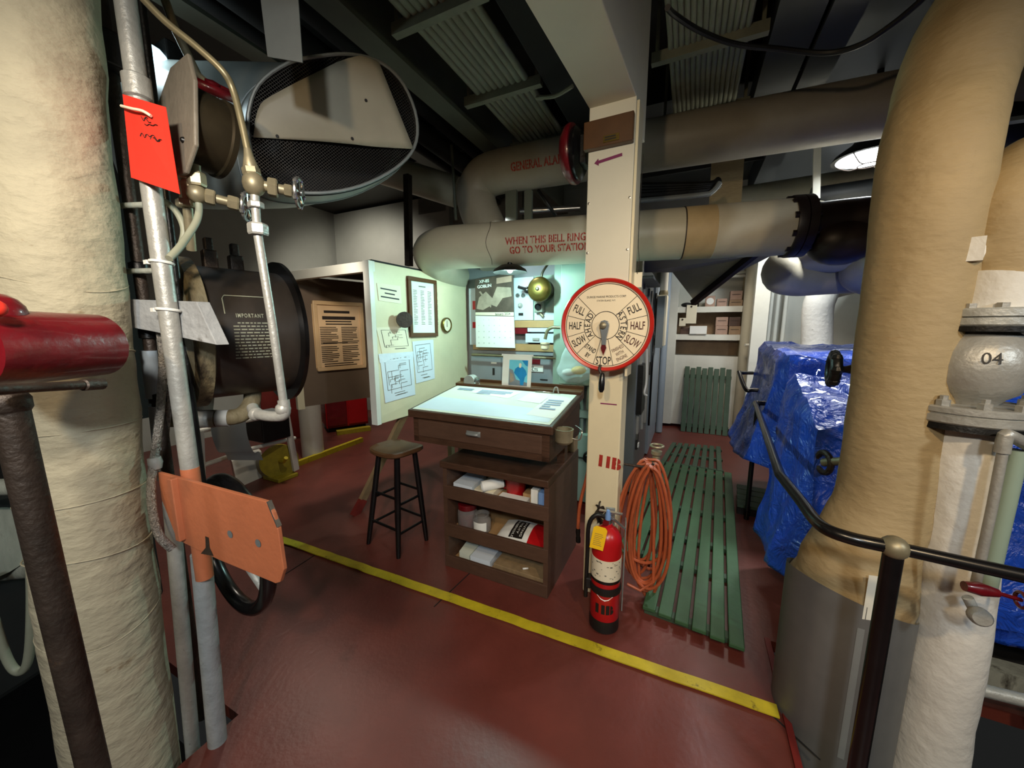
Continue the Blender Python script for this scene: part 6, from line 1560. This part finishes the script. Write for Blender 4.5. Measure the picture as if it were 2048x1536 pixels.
# ================================================================== LAMPS
lc_=at(1738,316,2.95)
cl_=T('caged_lamp','round caged ceiling lamp glowing white behind the upper pipe at the right','lamp',lc_-Z*.05)
P('shade',MB().lathe([(.21,0),(.22,.0),(.20,.035),(.11,.10),(.06,.18),(0,.18)],lc_,Z,36),'iron',cl_)
P('diffuser',MB().lathe([(0,-.012),(.12,-.01),(.19,.0),(.205,.012),(.0,.012)],lc_,Z,36),'lampwhite',cl_,label='glowing white diffuser')
wg=MB(); wg.torus(lc_-Z*.05,Z,.06,.004,20,6)
for k_ in range(4):
    a_=pi/2*k_+.4; wg.tube(cr([lc_+V((.2*cos(a_),.2*sin(a_),0)),lc_+V((.12*cos(a_),.12*sin(a_),-.045)),lc_+V((.06*cos(a_),.06*sin(a_),-.05))],4),.004,6)
P('wire_cage',wg,'ironbrown',cl_)
P('stem',MB().cyl(lc_+Z*.17,V((lc_.x,lc_.y,3.7)),.02,10),'iron',cl_)
l2=at(303,138,2.2)
bl_=T('bulkhead_lamp','cool glowing bulkhead lamp behind the pipes at the upper left','lamp',l2-Z*.1)
P('glass',MB().sphere(l2,.105,20,(.9,.6,1.1)),'lampblue',bl_,label='glowing glass'); P('base',MB().box(l2+V((0,.10,.05)),(.2,.08,.24),AX),'iron',bl_,bevel=.01)
fp=T('flood_lamp','bright pair of far lamps glimpsed above the black valve','lamp',at(1700,412,4.6))
P('lamp_glass',MB().sphere(at(1668,399,4.6),.10,14,(1.3,.6,.5)),'lampwhite',fp); P('lamp_glass',MB().sphere(at(1745,395,4.6),.13,14,(1.3,.6,.6)),'lampwhite',fp)
P('housing',MB().tube([at(1640,395,4.6),at(1770,388,4.6)],.05,10),'iron',fp)
# ------------------------------------------------------------------ light sources
def pt(name,p,e,col,r=.08):
    l=bpy.data.lights.new(name,'POINT'); l.energy=e; l.color=col; l.shadow_soft_size=r
    o=bpy.data.objects.new(name,l); COL.objects.link(o); o.location=p; return o
def area(name,p,tgt,e,col,sx=.3,sy=.3):
    l=bpy.data.lights.new(name,'AREA'); l.energy=e; l.color=col; l.shape='RECTANGLE'; l.size=sx; l.size_y=sy
    o=bpy.data.objects.new(name,l); COL.objects.link(o); o.location=p
    o.rotation_euler=(V(tgt)-V(p)).to_track_quat('-Z','Y').to_euler(); return o
WARM=(1,.74,.44); COOL=(.86,.95,1.0); CYAN=(.56,1,.94); NEUT=(1,.9,.76)
def spot(name,p,tgt,e,col,ang=150,blend=.5,r=.08):
    l=bpy.data.lights.new(name,'SPOT'); l.energy=e; l.color=col; l.spot_size=radians(ang); l.spot_blend=blend; l.shadow_soft_size=r
    o=bpy.data.objects.new(name,l); COL.objects.link(o); o.location=p
    o.rotation_euler=(V(tgt)-V(p)).to_track_quat('-Z','Y').to_euler(); return o
spot('warm_ceiling_lamp',(-.72,-.55,2.55),(.1,1.4,1.1),84,WARM,122,1,.06)
spot('warm_right_fill',(.75,-.65,2.6),(1.15,1.35,1.1),95,WARM,75,.7,.06)  # added fill that brightens the tan pipe, no fixture behind it
spot('booth_lamp',(-1.15,2.25,2.2),(-1.75,3.55,1.5),34,NEUT,75,.7,.05)
spot('cool_low_lamp',(-1.3,-.9,1.9),(-1.3,1.1,.3),24,COOL,70,.8,.08)
spot('cool_ceiling_lamp',(-.15,-1.1,2.5),(-.6,1.3,.7),150,COOL,110,.9,.10)
spot('cool_side_lamp',(1.9,-.5,2.2),(1.45,1.3,.6),60,COOL,120,.6,.08)
pt('desk_lamp_glow',lp-Z*.02,42,CYAN,.04)
spot('caged_lamp_glow',lc_-Z*.06,lc_-Z*2-F*.0,140,(.95,.98,1),140,.5,.12)
pt('bulkhead_lamp_glow',l2+V((.05,-.15,.0)),4,(.75,.93,1),.08)
spot('corridor_lamp',W(.45,5.0,2.8),W(.45,5.2,0),70,NEUT,140,.6,.2)
spot('corridor_end_lamp',W(1.1,5.0,2.9),W(1.0,6.5,1.2),90,COOL,140,.5,.15)
spot('switchboard_lamp',W(-1.5,2.95,2.5),W(-1.5,3.3,1.0),14,(.9,.97,1),140,.6,.06)
spot('left_aisle_fill',W(-3.6,2.6,3.0),W(-3.9,2.6,0),120,NEUT,130,.6,.2)  # added fill lifting the strap and railing at the left
spot('bulkhead_wash_fill',W(-4.9,3.9,3.4),W(-5.3,5.2,1.9),95,NEUT,130,.8,.15)  # extra unseen source put in to lighten the grey bulkhead
spot('neutral_left_fill',(-.35,-.2,2.35),(-1.6,2.3,1.3),120,NEUT,55,.9,.08)  # added neutral fill for the drum and brown board
w=bpy.data.worlds.new('world'); SC.world=w; w.use_nodes=True
w.node_tree.nodes['Background'].inputs[0].default_value=(.6,.62,.6,1); w.node_tree.nodes['Background'].inputs[1].default_value=.02
# ------------------------------------------------------------------ camera
cam=bpy.data.cameras.new('camera'); cam.sensor_width=36; cam.lens=36*FPX/2048; cam.clip_start=.02
co_=bpy.data.objects.new('camera',cam); COL.objects.link(co_); co_.location=(0,0,CH); co_.rotation_euler=(pi/2-TH,0,0)
SC.camera=co_
vs_=SC.view_settings; vs_.view_transform='Standard'; vs_.look='None'; vs_.gamma=1; vs_.use_curve_mapping=False; vs_.exposure=0.0
